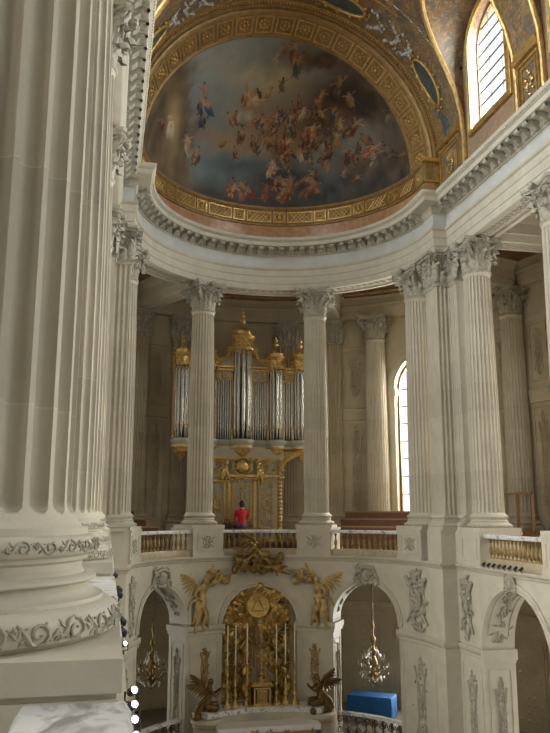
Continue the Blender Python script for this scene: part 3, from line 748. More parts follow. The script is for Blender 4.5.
# ------------------------------------------------------------------ pedestals and balustrades of the gallery
def pedestal_nave(s, y, lb):
    t = empty('column_pedestal', (s*(6.1 if s > 0 else 6.2), y, -1.02)); tag(t, lb, 'pedestal', 'pedestals under the gallery columns')
    b = MB(); hx = 1.40 if s > 0 else 1.37; b.box((0, 0, .51), (hx, 1.36, 1.02)); b.box((0, 0, .96), (hx+(.06 if s > 0 else .01), 1.40, .08)); b.box((0, 0, .06), (hx+.06, 1.40, .12)); b.build('body', 'limestone_plain', t)
    f = MB(); mpx = lambda u, d, z: (-s*(hx/2-d), u, z+1.02)
    panel_frame(f, mpx, -.5, .5, -.84, -.18, .04, -.02, .02); f.build('panel_moulding', 'limestone_plain', t)
    return t
for k in range(2): pedestal_nave(1, -1.65-4.74*k, ['stone pedestal under the tall column right of the corner pier', 'stone pedestal at the right edge of the picture, right of the balustrade'][k])
for k in range(5): pedestal_nave(-1, -1.65-4.74*k, ['stone pedestal beside the far left pier', 'stone pedestal under the fourth left column', 'stone pedestal under the third left column', 'stone pedestal under the second left column', 'stone block under the nearest column base'][k])
MP = mp_ring(4.88)
for a, lb in ((16.5, 'stone pedestal between the right apse balustrade and the corner pier'), (65, 'stone pedestal right of the central balustrade'), (113.3, 'stone pedestal left of the central balustrade'), (163.5, 'stone pedestal at the left end of the left balustrade')):
    t = empty('column_pedestal', (RC*cos(radians(a)), RC*sin(radians(a)), -1.02)); tag(t, lb, 'pedestal', 'pedestals under the gallery columns'); off = Vector(t.location)
    u = radians(a)*4.88; hw = .64
    b = mbox(MP, u-hw, u+hw, 0, 1.36, -1.02, 0, .2); b.merge(mbox(MP, u-hw-.02, u+hw+.02, -.03, 1.38, -.08, .0, .2)); b.merge(mbox(MP, u-hw-.02, u+hw+.02, -.03, 1.36, -1.02, -.9, .2))
    b.v = [tuple(Vector(p)-off) for p in b.v]; b.build('body', 'limestone_plain', t)
    f = MB(); panel_frame(f, MP, u-.46, u+.46, -.82, -.18, .04, -.02, .02); f.v = [tuple(Vector(p)-off) for p in f.v]; f.build('panel_moulding', 'limestone_plain', t)
bal_mb = MB().lathe([(.055, 0), (.055, .04), (.045, .05), (.03, .07), (.032, .09), (.062, .17), (.066, .22), (.055, .28), (.032, .38), (.026, .44), (.03, .46), (.045, .47), (.045, .49), (.03, .50), (.05, .53), (.055, .54), (.055, .56)], n=10)
mat('aged_bronze', (.36, .26, .12), .45, .55, var=.5, vscale=9)
bal_me = bal_mb.mesh('baluster', 'aged_bronze', 60)
def balustrade(mp, u0, u1, name_label, origin, dc=.28):
    t = empty('balustrade', origin); tag(t, name_label, 'balustrade', 'gallery balustrades'); off = Vector(origin)
    def L(mb): mb.v = [tuple(Vector(p)-off) for p in mb.v]; return mb
    L(sweep_u(mp, u0, u1, [(dc-.15, -.20), (dc-.17, -.17), (dc-.17, -.12), (dc-.15, -.09), (dc+.15, -.09), (dc+.17, -.12), (dc+.17, -.17), (dc+.15, -.20)], .3)).build('handrail', 'veined_marble', t)
    L(sweep_u(mp, u0, u1, [(dc-.14, -1.02), (dc-.14, -.84), (dc-.11, -.78), (dc+.11, -.78), (dc+.14, -.84), (dc+.14, -1.02)], .3)).build('plinth', 'yellow_marble', t)
    n_ = max(2, int(abs(u1-u0)/.205)); 
    for i in range(n_):
        u = u0+(u1-u0)*(i+.5)/n_; link('baluster', bal_me, t, tuple(Vector(mp(u, dc, -.78))-off))
    return t
ra = lambda a: radians(a)*4.88
w_ = .655
balustrade(MP, ra(16.5)+w_, ra(65)-w_, 'marble and bronze balustrade in the right apse bay, before the brown benches', MP(ra(41), .3, -1.02))
balustrade(MP, ra(65)+w_, ra(113.3)-w_, 'marble and bronze balustrade in the centre bay, in front of the organist', MP(ra(89), .3, -1.02))
balustrade(MP, ra(113.3)+w_, ra(163.5)-w_, 'marble and bronze balustrade in the left bay of the apse', MP(ra(138), .3, -1.02))
for k in range(1):
    balustrade(mp_side(5.42, 1), BAYS[k]-1.68, BAYS[k]+1.68, ['marble and bronze balustrade on the right, just right of the tall column'][k], (5.7, BAYS[k], -1.02))
LBL = ['farthest balustrade of the left nave gallery, seen edge-on', 'third-nearest balustrade of the left nave gallery, seen edge-on', 'white veined marble balustrade between the second and third left columns', 'white veined marble balustrade just beyond the nearest column base', 'white veined marble handrail in the bottom left corner, closest to the camera']
for k in range(5):
    o = balustrade(mp_side(5.36, -1), BAYS[k]-1.68 if k < 4 else BAYS[k]-.62, BAYS[k]+1.68, LBL[k], (-5.68, BAYS[k], -.99)); o.location.z += .065

# ================================================================== UPPER ZONE: half dome, archivolt, clerestory and vault
ZS = 12.9; RD = 5.0; DY = .0
# marble plinth band and gilded lattice band under the painting
bandw = struct('wall_apse_upper', sweep_u(mp_ring(5.0), -.35, pi*5.0+.35, [(.0, 11.45), (.0, 12.12), (.3, 12.12), (.3, 11.45)]), 'red_marble')
lat = sweep_u(mp_ring(5.0), -.35, pi*5+.35, [(-.07, 12.10), (-.07, 12.17), (-.02, 12.21), (.03, 12.22), (.03, 12.74), (-.04, 12.78), (-.09, 12.84), (-.09, 12.9), (.02, 12.94), (.3, 12.94), (.3, 12.10)])
lat.build('lattice_band', 'gilt_brown', bandw)
ML = mp_ring(5.03)
lt_ = MB(); lm_ = MB(); u = .18; kind = 0; tot = pi*5.03
seq = []; wl_, ws_ = 1.08, .52; per = wl_+ws_+.16; npair = 9
sc_ = tot/(npair*per+ws_); 
for i in range(npair*2+1):
    wd = (ws_ if i % 2 == 0 else wl_)*sc_; seq.append((u-.18, u-.18+wd, i)); u += wd+.08*sc_
for a, b, i in seq:
    panel_frame(lt_, ML, a, b, 12.25, 12.72, .045, -.055, 0)
    uc = (a+b)/2
    if i % 2:
        h = .19; z0 = 12.485; x = a+.07
        while x < b-.07+.001:
            for sg in (1, -1):
                xa, xb = x, x+.36
                if xb > b-.03: continue
                P = [ML(xa, -.03, z0-sg*h), ML((xa+xb)/2, -.03, z0), ML(xb, -.03, z0+sg*h)]; lt_.tube(P, .018, 4)
            x += .17
    else:
        P = [ML(uc+.18*cos(t), -.04, 12.485+.18*sin(t)) for t in [2*pi*j/20 for j in range(21)]]; lt_.tube(P, .025, 6)
        if (i//2) % 2 == 0:
            c = ML(uc, -.02, 12.485); lt_.ball((c[0], c[1], c[2]-.02), .09, 8, 6); lt_.ball((c[0]*.985, c[1]*.985, c[2]+.07), .055, 8, 6)
        else:
            for j in range(8):
                t = 2*pi*j/8; lt_.ball(ML(uc+.09*cos(t), -.02, 12.485+.09*sin(t)), .045, 6, 4)
lt_.build('lattice_relief', 'gilding', bandw, 50)

# painted half dome (a generic sky with clouds and small draped figures)
def dome_pt(az, el, r=RD): return (r*cos(el)*cos(az), DY+r*cos(el)*sin(az), ZS+r*sin(el))
def fbm(x, y, z=0, o=5):
    v = 0; a = .5
    for i in range(o): v += a*noise.noise(Vector((x, y, z))); x *= 2.03; y *= 2.03; z += 3.1; a *= .55
    return v
def mixc(a, b, t): t = max(0, min(1, t)); return tuple(a[i]*(1-t)+b[i]*t for i in range(3))
def painting():
    NT, NP = 520, 300; rows = []; cols = []; rnd = random.Random(11); figs = []
    skin = [(.50, .30, .17), (.56, .37, .22), (.40, .22, .12), (.46, .28, .17)]
    drap = [(.30, .07, .04), (.07, .11, .18), (.38, .24, .09), (.42, .36, .27), (.24, .11, .05), (.13, .15, .12), (.34, .14, .06), (.16, .09, .05)]
    def e(X, Y, a, b, t, c, k=.9): figs.append((X, Y, a, b, t, c, k))
    def limb(X, Y, t, l, c, wd=1.6):
        e(X+cos(t)*l*.5, Y+sin(t)*l*.5, l*.56, wd, t, c); return X+cos(t)*l, Y+sin(t)*l
    def add_fig(X, Y, s, k=None, dim=1.0):
        c = tuple(v*dim for v in rnd.choice(skin)); k = tuple(v*dim for v in (k or rnd.choice(drap))); t = rnd.uniform(-2.3, -.8)
        e(X, Y, s*.62, s*.36, t+rnd.uniform(-.6, .6), k, .92)
        hx, hy = X+cos(t)*s*.55, Y+sin(t)*s*.55; e(hx, hy, s*.42, s*.2, t, c)
        e(hx+cos(t)*s*.5, hy+sin(t)*s*.5, s*.15, s*.13, 0, c, 1); e(hx+cos(t)*s*.56, hy+sin(t)*s*.58, s*.12, s*.08, 0, (.12*dim, .07*dim, .03*dim), .9)
        for sg in (-1, 1):
            a = t+sg*rnd.uniform(.7, 1.9); x1, y1 = limb(hx, hy, a, s*.34, c, s*.075); limb(x1, y1, a+rnd.uniform(-1, 1), s*.35, c, s*.06)
            a = t+pi+sg*rnd.uniform(.1, .6); x1, y1 = limb(X, Y, a, s*.5, c if rnd.random() < .6 else k, s*.11); limb(x1, y1, a+rnd.uniform(-.8, .8), s*.32, k, s*.07)
    for i in range(64): add_fig(318+rnd.gauss(0, 38), 122+rnd.gauss(0, 22), rnd.uniform(7, 11), None, rnd.uniform(.4, .85))
    for i in range(40): add_fig(320+rnd.gauss(0, 46), 128+rnd.gauss(0, 22), rnd.uniform(6, 10), None, rnd.uniform(.3, .6))
    for i in range(24): add_fig(290+rnd.gauss(0, 30), 118+rnd.gauss(0, 18), rnd.uniform(7, 11), None, .9)
    for i in range(14): add_fig(rnd.uniform(245, 345), rnd.uniform(180, 196), rnd.uniform(11, 15), rnd.choice([drap[0], drap[4], drap[6]]), .6)
    for X, Y, s_ in ((208, 92, 11), (215, 104, 11), (196, 150, 15), (204, 160, 13), (300, 42, 13), (285, 40, 12), (306, 52, 12), (352, 70, 12), (392, 140, 12), (396, 150, 11), (345, 100, 12), (372, 112, 12)): add_fig(X, Y, s_, None, .75)
    e(264, 92, 7, 15, .1, (.50, .36, .22)); e(262, 78, 5, 5, 0, (.45, .28, .16)); e(258, 104, 10, 7, -.5, (.34, .30, .24)); limb(260, 86, -1.9, 18, (.50, .34, .2), 2); limb(266, 86, -.2, 17, (.50, .34, .2), 2)
    e(173, 138, 4, 12, .1, (.55, .46, .32)); e(172, 125, 3, 3, 0, (.45, .3, .18))
    cs = 8.0; gf_ = {}
    for f in figs:
        r = max(f[2], f[3])*1.2
        for i in range(int((f[0]-r)//cs), int((f[0]+r)//cs)+1):
            for j in range(int((f[1]-r)//cs), int((f[1]+r)//cs)+1): gf_.setdefault((i, j), []).append(f)
    ph1 = math.acos(.75/RD)
    G = lambda X, Y, cx, cy, a, b: math.exp(-((X-cx)/a)**2-((Y-cy)/b)**2)
    for i in range(NP+1):
        ph = ph1*i/NP; row = []
        for j in range(NT+1):
            th = pi*j/NT; x, y, z = RD*sin(ph)*cos(th), RD*cos(ph), ZS+RD*sin(ph)*sin(th); row.append((x, y, z))
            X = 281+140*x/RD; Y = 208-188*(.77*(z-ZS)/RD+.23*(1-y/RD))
            n1 = fbm(x*.5+3, y*.5, z*.5, 4); n2 = fbm(x*1.9, y*1.9, z*1.9+7, 4)
            wx, wy = X+26*n1+9*n2, Y+22*fbm(x*.6, z*.6, y*.6+9, 3)+7*n2
            c = mixc((.15, .20, .215), (.33, .375, .365), .5+n1+(110-Y)/160)
            c = mixc(c, (.44, .41, .33), G(wx, wy, 205, 62, 38, 14)*.6)
            c = mixc(c, (.58, .50, .33), G(wx, wy, 285, 66, 42, 17)*.95)
            c = mixc(c, (.36, .25, .16), G(wx, wy, 238, 132, 42, 14)*1.1)
            c = mixc(c, (.38, .23, .12), G(wx, wy, 296, 116, 46, 28)*1.1)
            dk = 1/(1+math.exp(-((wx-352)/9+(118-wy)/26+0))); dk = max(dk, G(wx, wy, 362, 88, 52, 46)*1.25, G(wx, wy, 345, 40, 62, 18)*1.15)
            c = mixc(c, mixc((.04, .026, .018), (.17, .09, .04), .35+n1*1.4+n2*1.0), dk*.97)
            c = mixc(c, (.22, .215, .18), G(wx, wy, 386, 128, 17, 17)*1.15)
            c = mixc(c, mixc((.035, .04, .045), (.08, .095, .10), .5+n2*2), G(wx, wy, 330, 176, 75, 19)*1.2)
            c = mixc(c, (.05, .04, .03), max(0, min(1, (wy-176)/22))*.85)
            c = mixc(c, (.07, .105, .125), G(wx, wy, 262, 160, 40, 10)*.9)
            lf = 1/(1+math.exp((wx-190)/4+(70-wy)/30)); c = mixc(c, mixc((.085, .055, .028), (.24, .155, .07), .45+n1*1.3+n2*.5), lf*.95)
            c = mixc(c, (.52, .38, .17), G(X, Y, 176, 128, 8, 26)*.8)
            for f in gf_.get((int(X//cs), int(Y//cs)), ()):
                dx, dy = X-f[0]+1.5*n2, Y-f[1]+1.5*n1; ca, sa = cos(f[4]), sin(f[4]); ex = (dx*ca+dy*sa)/f[2]; ey = (-dx*sa+dy*ca)/f[3]; r2 = ex*ex+ey*ey
                if r2 < 1.4: c = mixc(c, tuple(v*(1-.35*ey*(1 if ca > 0 else -1)+n2) for v in f[5]), f[6]*max(0, min(1, (1.2-r2)*3)))
            hf = n2*.22; cols.append((max(.008, c[0]*(1+hf)), max(.008, c[1]*(1+hf)), max(.008, c[2]*(1+hf)), 1))
        rows.append(row)
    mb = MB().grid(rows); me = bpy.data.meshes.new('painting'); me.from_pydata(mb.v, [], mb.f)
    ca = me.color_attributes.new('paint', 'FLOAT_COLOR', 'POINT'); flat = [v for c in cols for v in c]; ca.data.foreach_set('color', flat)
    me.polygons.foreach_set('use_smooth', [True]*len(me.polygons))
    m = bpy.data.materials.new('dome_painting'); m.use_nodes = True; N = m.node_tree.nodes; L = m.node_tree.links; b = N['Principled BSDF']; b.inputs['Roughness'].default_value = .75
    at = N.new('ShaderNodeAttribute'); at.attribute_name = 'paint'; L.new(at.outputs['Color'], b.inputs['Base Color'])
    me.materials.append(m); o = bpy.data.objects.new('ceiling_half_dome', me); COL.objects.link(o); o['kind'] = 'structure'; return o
painting()
MATS['dome_painting'] = bpy.data.materials['dome_painting']
# archivolt of the half dome: splayed coffer ring, plain gold bands, row of gilt beads
YF = -.3
def ringprof(prof, a0=-.02, a1=pi+.02, n=64):
    return MB().grid([[(r*cos(a0+(a1-a0)*i/n), y, ZS+r*sin(a0+(a1-a0)*i/n)) for r, y in prof] for i in range(n+1)])
arv = struct('trim_9', ringprof([(4.96, .80), (4.90, .78), (4.90, .71), (4.96, .68), (4.97, .66), (5.20, -.16), (5.22, -.22), (5.26, -.27), (5.30, -.30), (5.36, -.28), (5.38, -.36), (5.44, -.38), (5.48, -.34), (5.52, -.36), (5.58, -.38), (5.60, -.3), (5.62, .2)]), 'gilt_brown')
cf = MB()
for k in range(21):
    a = pi*(k+.5)/21
    def cp(da, t, lift=0): # on the splay
        r = 4.97+.23*t-lift; y = .66-.82*t; aa = a+da/5.08; return (r*cos(aa), y, ZS+r*sin(aa))
    for (x0, x1, t0, t1) in ((-.33, .33, .06, .13), (-.33, .33, .87, .94), (-.33, -.27, .13, .87), (.27, .33, .13, .87)):
        cf.grid([[cp(x0, t0, .0), cp(x0, t0, .025), cp(x0, t1, .025), cp(x0, t1, 0)], [cp(x1, t0, 0), cp(x1, t0, .025), cp(x1, t1, .025), cp(x1, t1, 0)]])
    c = cp(0, .5, .01); cf.ball(c, .075, 8, 5)
    for j in range(8): cf.ball(cp(.16*cos(j*.785), .5+.2*sin(j*.785), .01), .055, 6, 4)
cf.build('coffers', 'gilding', arv, 50)
bd = MB()
for k in range(150):
    a = pi*(k+.5)/150; bd.ball((5.5*cos(a), -.39, ZS+5.5*sin(a)), .04, 6, 4)
bd.build('beads', 'gilding', arv, 50)
# coloured marble panels between archivolt band and cornice at the corners of the nave
for s, nm in ((1, 'right'), (-1, 'left')):
    b = MB()
    b.prism([(s*4.97, -.35), (s*5.56, -.35), (s*5.56, .4), (s*4.97, .4)], 11.45, 12.93)
    o = struct('wall_corner_'+nm, b, 'gilding_soft')
    f = MB(); f.box((s*5.26, -.38, 12.93), (.72, .2, .12)); f.box((s*5.26, -.37, 12.14), (.64, .08, .08)); f.build('corner_moulding', 'gilding', o)

# clerestory walls and the painted barrel vault
RV = 5.55
ZL = 15.35; LH = 1.70
cw = [(yc, 1.14, 15.65, 12.85) for yc in BAYS]
def vmap(s):
    def f(u, d, t):
        z = ZS+RV*sin(t) if t > 0 else ZS+t; x = RV*cos(t) if t > 0 else RV
        return (s*(x+(5.62-x)*d), u, z)
    return f
for s, nm in ((1, 'right'), (-1, 'left')):
    mw = mp_side(5.62, s)
    cwall = struct('wall_clerestory_'+nm, arch_wall(mw, YBACK, -.38, 11.3, 17.6, cw, .5, step=.6), 'clerestory_paint')
    # vault surface with lunettes cut by explicit strips
    mv = vmap(s); mb = MB(); mb.recalc = False; ys = set()
    for i in range(120): ys.add(round(YBACK+(-.38-YBACK)*i/119, 3))
    for yc in BAYS:
        ys = {y for y in ys if not yc-LH-.02 < y < yc+LH+.02}
        for i in range(25): ys.add(round(yc-LH*cos(pi*i/24), 3))
    ys = sorted(ys)
    def tlow(y, ym):
        for yc in BAYS:
            if abs(ym-yc) < LH: z = ZL+sqrt(max(0, LH*LH-(y-yc)**2))*1.05; return math.asin((z-ZS)/RV)
        return None
    for a, b in zip(ys, ys[1:]):
        ym = (a+b)/2; ta = tlow(a, ym); tb_ = tlow(b, ym); N_ = 16
        la = ta if ta else 0.0; lb = tb_ if tb_ else 0.0
        mb.grid([[mv(a, 0, la+(pi/2-la)*j/N_) for j in range(N_+1)], [mv(b, 0, lb+(pi/2-lb)*j/N_) for j in range(N_+1)]])
        if ta: mb.grid([[mv(a, j/3, ta) for j in range(4)], [mv(b, j/3, tb_) for j in range(4)]])
        else: mb.grid([[mv(a, 0, -1.55), mv(a, 0, -.001)], [mv(b, 0, -1.55), mv(b, 0, -.001)]])
    for yc in BAYS:
        for y in (yc-LH, yc+LH):
            tt = math.asin((ZL-ZS)/RV); mb.grid([[mv(y, i/2, -1.55+(tt+1.55)*j/8) for i in range(3)] for j in range(9)])
    vault = struct('ceiling_vault_'+nm, mb, 'vault_painting')
    for k, yc in enumerate(BAYS[:3]):
        # gilt window surround
        arch_band(mw, yc, 1.14, 1.38, 15.65, .02, -.10, leg=2.95).build('window_surround', 'gilding', cwall, 40)
        mbox(mw, yc-1.25, yc+1.25, -.14, .02, 12.66, 12.82).build('window_sill', 'gilding', cwall)
        mbox(mw, yc-1.5, yc+1.5, -.06, .02, 11.55, 12.6).build('apron_panel', 'clerestory_paint', cwall)
        window(n, mw, yc, 1.14, 15.65, 12.85, .3, rows=9, cols=3, frame='light_wood', th=.011); n += 1
        # gilt moulding along the lunette edge
        P = []; 
        for i in range(33):
            t = pi*i/32; y = yc+LH*cos(t); z = ZL+LH*sin(t)*1.05; P.append(mv(y, 0, math.asin((z-ZS)/RV)))
        P = [mv(yc+LH, 0, q) for q in (-1.3, -.6, -.01, .15, .3)]+P+[mv(yc-LH, 0, q) for q in (.3, .15, -.01, -.6, -1.3)]
        MB().tube(P, .085, 8).build('lunette_moulding', 'gilding', vault)
    # decoration on the piers between windows: gilt panel, ledge and painted figure field
    for k in range(3):
        yp = -1.65-4.74*k if k else -1.27; hw = .56 if k else .75
        f = MB(); mq = lambda u, d, z, s=s: vmap(s)(u, -d*.2, z-ZS if z < ZS else math.asin(min(.99, (z-ZS)/RV)))
        mpv = lambda u, d, z, s=s: ((lambda P: (P[0]-s*(-d), P[1], P[2]))(vmap(s)(u, 0, z-ZS if z <= ZS else math.asin(min(.99, (z-ZS)/RV)))))
        panel_frame(f, mpv, yp-hw, yp+hw, 11.7, 13.2, .07, -.07, 0); panel_frame(f, mpv, yp-hw+.18, yp+hw-.18, 11.88, 13.02, .04, -.05, 0)
        f.merge(mbox(mpv, yp-hw-.06, yp+hw+.06, -.16, 0, 13.25, 13.42)); f.merge(mbox(mpv, yp-hw-.02, yp+hw+.02, -.09, 0, 13.42, 13.6))
        for j in range(26):
            r_ = random.Random(k*50+j); a_ = r_.uniform(0, 2*pi); q = r_.random()**.5; f.ball(mpv(yp+.24*q*cos(a_), -.03, 12.45+.38*q*sin(a_)), r_.uniform(.03, .06), 6, 4)
        f.build('gilt_panel', 'gilding', vault, 45)
# transverse painted band next to the apse arch: cartouches with gilt frames and flower swags
for s in (1, -1):
    mv = vmap(s)
    vp = lambda y, t, d=0.0: ((RV-d)*cos(t)*s, y, ZS+(RV-d)*sin(t))
    g = MB()
    for y0, y1 in ((-.46, -.56), (-2.05, -2.17)):
        ts = [i*pi/2/40 for i in range(41)]
        if y0 < -1: ts = [t for t in ts if ZS+RV*sin(t) > 17.15]
        g.grid([[vp(y0, t), vp(y0, t, .06), vp(y1, t, .06), vp(y1, t)] for t in ts])
    for tc, hh in ((radians(28), .17), (radians(72), .17)):
        P = [vp(-1.2+.36*cos(q), tc+hh*sin(q), .06) for q in [2*pi*i/24 for i in range(25)]]; g.tube(P, .06, 6)
        for i in range(14): 
            q = 2*pi*i/14; g.ball(vp(-1.2+.46*cos(q), tc+(hh+.03)*sin(q), .05), .07, 6, 4)
        c_ = MB(); ctr = vp(-1.2, tc, .03); rim = [vp(-1.2+.34*cos(q), tc+hh*.95*sin(q), .02) for q in [2*pi*i/24 for i in range(24)]]; c_.add([ctr]+rim, [(0, 1+i, 1+(i+1) % 24) for i in range(24)])
        o = c_.build('painted_cartouche', 'cartouche_blue'); tag(o, ('blue-green painted oval cartouche low on the %s side of the vault beside the apse arch' if tc < .6 else 'blue-green painted oval cartouche near the crown of the vault, %s half') % ('right' if s > 0 else 'left'), 'cartouche', 'painted cartouches of the vault')
    g.build('gilt_mouldings', 'gilding', bpy.data.objects['ceiling_vault_'+('right' if s > 0 else 'left')], 45)
    fl_ = MB(); rn = random.Random(3)
    for tc in (radians(46), radians(52), radians(60)):
        for i in range(26):
            q = i/25; fl_.ball(vp(-.75-.9*q+rn.gauss(0, .04), tc+.09*sin(pi*q)*-1+rn.gauss(0, .012), .05), rn.uniform(.03, .07), 6, 4)
    fl_.build('flower_garland', 'frieze_marble', bpy.data.objects['ceiling_vault_'+('right' if s > 0 else 'left')], 45)
    # blue-robed painted figures low on the band (stucco relief)
    bl = MB()
    for i in range(5):
        q = i/4; bl.ball(vp(-1.15-.12*sin(i), radians(6+9*q), .02), .26-.12*q, 8, 6, (.35, 1, 1))
    bl.build('blue_drapery', 'cartouche_blue', bpy.data.objects['ceiling_vault_'+('right' if s > 0 else 'left')], 60)

# ================================================================== FIGURES AND CARVED RELIEFS
def chains_mb(chains, M=None, n=8):
    mb = MB()
    for ch in chains:
        pts = [Vector(p[:3]) for p in ch]; rs = [p[3] for p in ch]
        if len(pts) > 1:
            P = [pts[0]]; R = [rs[0]]
            for i in range(len(pts)-1):
                for k in (.33, .66, 1.0):
                    P.append(pts[i].lerp(pts[i+1], k)); R.append(rs[i]+(rs[i+1]-rs[i])*k)
            mb.tube(P, R, n)
        for p, r in ((pts[0], rs[0]), (pts[-1], rs[-1])): mb.ball(tuple(p), r*1.02, n, 6)
    if M: mb.v = [tuple(M @ Vector(p)) for p in mb.v]
    return mb
def solid(name, chains, m, parent, voxel=.03, M=None, smooth=2, extra=None):
    mb = chains_mb(chains, M)
    if extra: mb.merge(extra)
    o = mb.build(name, m, parent, 180)
    r = o.modifiers.new('remesh', 'REMESH'); r.mode = 'VOXEL'; r.voxel_size = voxel; r.use_smooth_shade = True
    if smooth: q = o.modifiers.new('smooth', 'SMOOTH'); q.iterations = smooth; q.factor = .5
    return o
def feather_wing(root, tip, down, n=9, ln=.45, wd=.045, flat=.35):
    """wing of overlapping feathers from root to tip, hanging towards down"""
    mb = MB(); r = Vector(root); t = Vector(tip); d = Vector(down).normalized()
    mb.tube([r, r.lerp(t, .5)+(-d)*.06, t], [wd*1.1, wd*1.2, wd*.6], 6)
    for row, (sc_, off) in enumerate(((1.0, 0), (.55, -.03))):
        for i in range(n):
            q = (i+.5)/n; p = r.lerp(t, q)+(-d)*.05*sin(pi*q); dr = (d*(1-.65*q)+(t-r).normalized()*(.25+.9*q)).normalized(); L = ln*sc_*(.75+.45*sin(pi*(.25+q*.6)))
            mb.tube([p+Vector((0, off, 0)), p+dr*L*.5+Vector((0, off, 0)), p+dr*L+Vector((0, off, 0))], [wd*.8, wd, wd*.25], 5)
    return mb
def angel_chains(kind=0, sg=1):
    # local: x sideways, -y towards the viewer, z up; about 1.7 tall stretched
    if kind == 0:      # flying relief angel, one arm raised towards the arch
        c = [[(.0, 0, 0, .13), (.03, 0, .22, .12), (.05, -.02, .42, .155), (.07, -.02, .5, .09)], [(.10, -.05, .66, .105)], [(.07, -.02, .52, .06), (.09, -.04, .62, .055)],
             [(.17, -.02, .47, .06), (.36, -.08, .56, .048), (.50, -.1, .76, .036), (.53, -.1, .83, .04)], [(-.06, -.02, .46, .06), (-.25, -.08, .28, .048), (-.12, -.14, .12, .036), (-.06, -.15, .1, .04)],
             [(.06, -.02, -.05, .10), (.17, -.12, -.38, .085), (.05, -.04, -.74, .055), (.10, -.10, -.86, .045)], [(-.06, 0, -.05, .10), (-.08, -.06, -.42, .085), (-.22, 0, -.80, .055), (-.2, -.06, -.92, .045)],
             [(-.14, 0, .05, .09), (-.2, -.06, -.3, .11), (-.3, 0, -.62, .05)], [(.12, -.06, .08, .08), (.0, -.14, -.15, .08), (.2, -.1, -.5, .07), (.28, -.04, -.78, .04)], [(-.16, -.05, .12, .06), (-.42, -.02, .02, .06), (-.5, 0, -.2, .03)]]
    elif kind == 1:    # kneeling, adoring angel in profile
        c = [[(0, 0, .36, .14), (.03, 0, .58, .13), (.08, 0, .80, .15), (.10, 0, .90, .09)], [(.14, 0, 1.07, .10)], [(.10, 0, .92, .055), (.12, 0, 1.0, .055)],
             [(.12, -.15, .84, .055), (.26, -.18, .66, .045), (.42, -.08, .78, .035), (.46, -.06, .82, .038)], [(.12, .15, .84, .055), (.26, .16, .68, .045), (.42, .04, .82, .035), (.46, .02, .86, .038)],
             [(.02, -.1, .34, .12), (.34, -.12, .28, .09), (.06, -.14, .08, .07), (-.22, -.14, .06, .045)], [(.02, .1, .34, .12), (.36, .12, .36, .09), (.36, .12, .1, .07), (.44, .12, .04, .05)],
             [(-.1, 0, .4, .12), (-.22, 0, .16, .14), (-.3, 0, .05, .1)], [(-.05, -.1, .6, .06), (-.25, -.12, .4, .07), (-.38, -.1, .14, .05)]]
    else:              # reclining angel
        c = [[(0, 0, 0, .13), (.16, -.02, .12, .125), (.30, -.05, .22, .15), (.36, -.05, .27, .09)], [(.45, -.1, .40, .10)], [(.38, -.06, .29, .06), (.42, -.08, .35, .055)],
             [(.38, -.14, .2, .06), (.52, -.24, .04, .045), (.72, -.26, .06, .036), (.78, -.26, .08, .04)], [(.26, 0, .3, .06), (.3, -.06, .56, .045), (.48, -.12, .72, .036), (.52, -.12, .78, .04)],
             [(-.03, -.05, -.03, .11), (-.3, -.2, .02, .09), (-.52, -.14, -.22, .06), (-.62, -.16, -.28, .045)], [(-.04, .0, -.05, .11), (-.2, -.14, -.28, .09), (-.42, -.1, -.52, .06), (-.5, -.14, -.62, .045)],
             [(0, -.08, 0, .12), (-.2, -.14, -.1, .12), (-.42, -.1, -.2, .07)], [(.1, -.12, .1, .08), (-.05, -.2, -.14, .09), (.06, -.16, -.4, .05)]]
    return [[(x*sg, y, z, r) for x, y, z, r in ch] for ch in c]
def place_face(a, r, z):       # frame on the ring at angle a facing the centre of the apse
    return (r*cos(radians(a)), r*sin(radians(a)), z), radians(a)-pi/2
# gilded spandrel angels (pairs either side of the altar arch)
for a, sg, lb in ((116.2, 1, 'gilded flying angel relief on the wall left of the altar arch'), (62.6, -1, 'gilded flying angel relief on the wall right of the altar arch')):
    loc, rz = place_face(a, RA-.10, -2.62); t = empty('angel_relief', loc, rz); tag(t, lb, 'relief', 'gilded spandrel angels')
    sc2 = 1.12; M = Matrix.Diagonal((sc2, .75, sc2, 1))
    solid('body', angel_chains(0, sg), 'gilding_soft', t, .03, M)
    for wg in (feather_wing((-.08*sg, .03, .5), (-.62*sg, .05, .86), (-.25*sg, 0, -1), 9, .42), feather_wing((.2*sg, .06, .55), (.34*sg, .08, 1.0), (.6*sg, 0, -.5), 6, .3)):
        wg.v = [tuple(M @ Vector(p)) for p in wg.v]; wg.build('wing', 'gilding_soft', t, 60)
for a, sg, lb in ((107.9, 1, 'small gilded cloud of cherub heads at the upper left of the altar arch'), (70.6, -1, 'small gilded cloud of cherub heads at the upper right of the altar arch')):
    loc, rz = place_face(a, RA-.08, -1.78); t = empty('cherub_relief', loc, rz); tag(t, lb, 'relief', 'gilded cherub reliefs'); rn = random.Random(4)
    ch = [[(rn.gauss(0, .2), -.03, rn.gauss(0, .16), rn.uniform(.08, .14))] for _ in range(12)]+[[(-.1, -.12, .1, .10)], [(.14, -.14, -.05, .10)]]
    solid('cloud', ch, 'gilding_soft', t, .03)
    for wq in (((-.1, -.1, .05), (-.36, -.06, .2), (-.1, 0, -1)), ((.14, -.1, -.08), (.38, -.06, .06), (.1, 0, -1))): feather_wing(*wq, 5, .2, .03).build('wing', 'gilding_soft', t, 60)
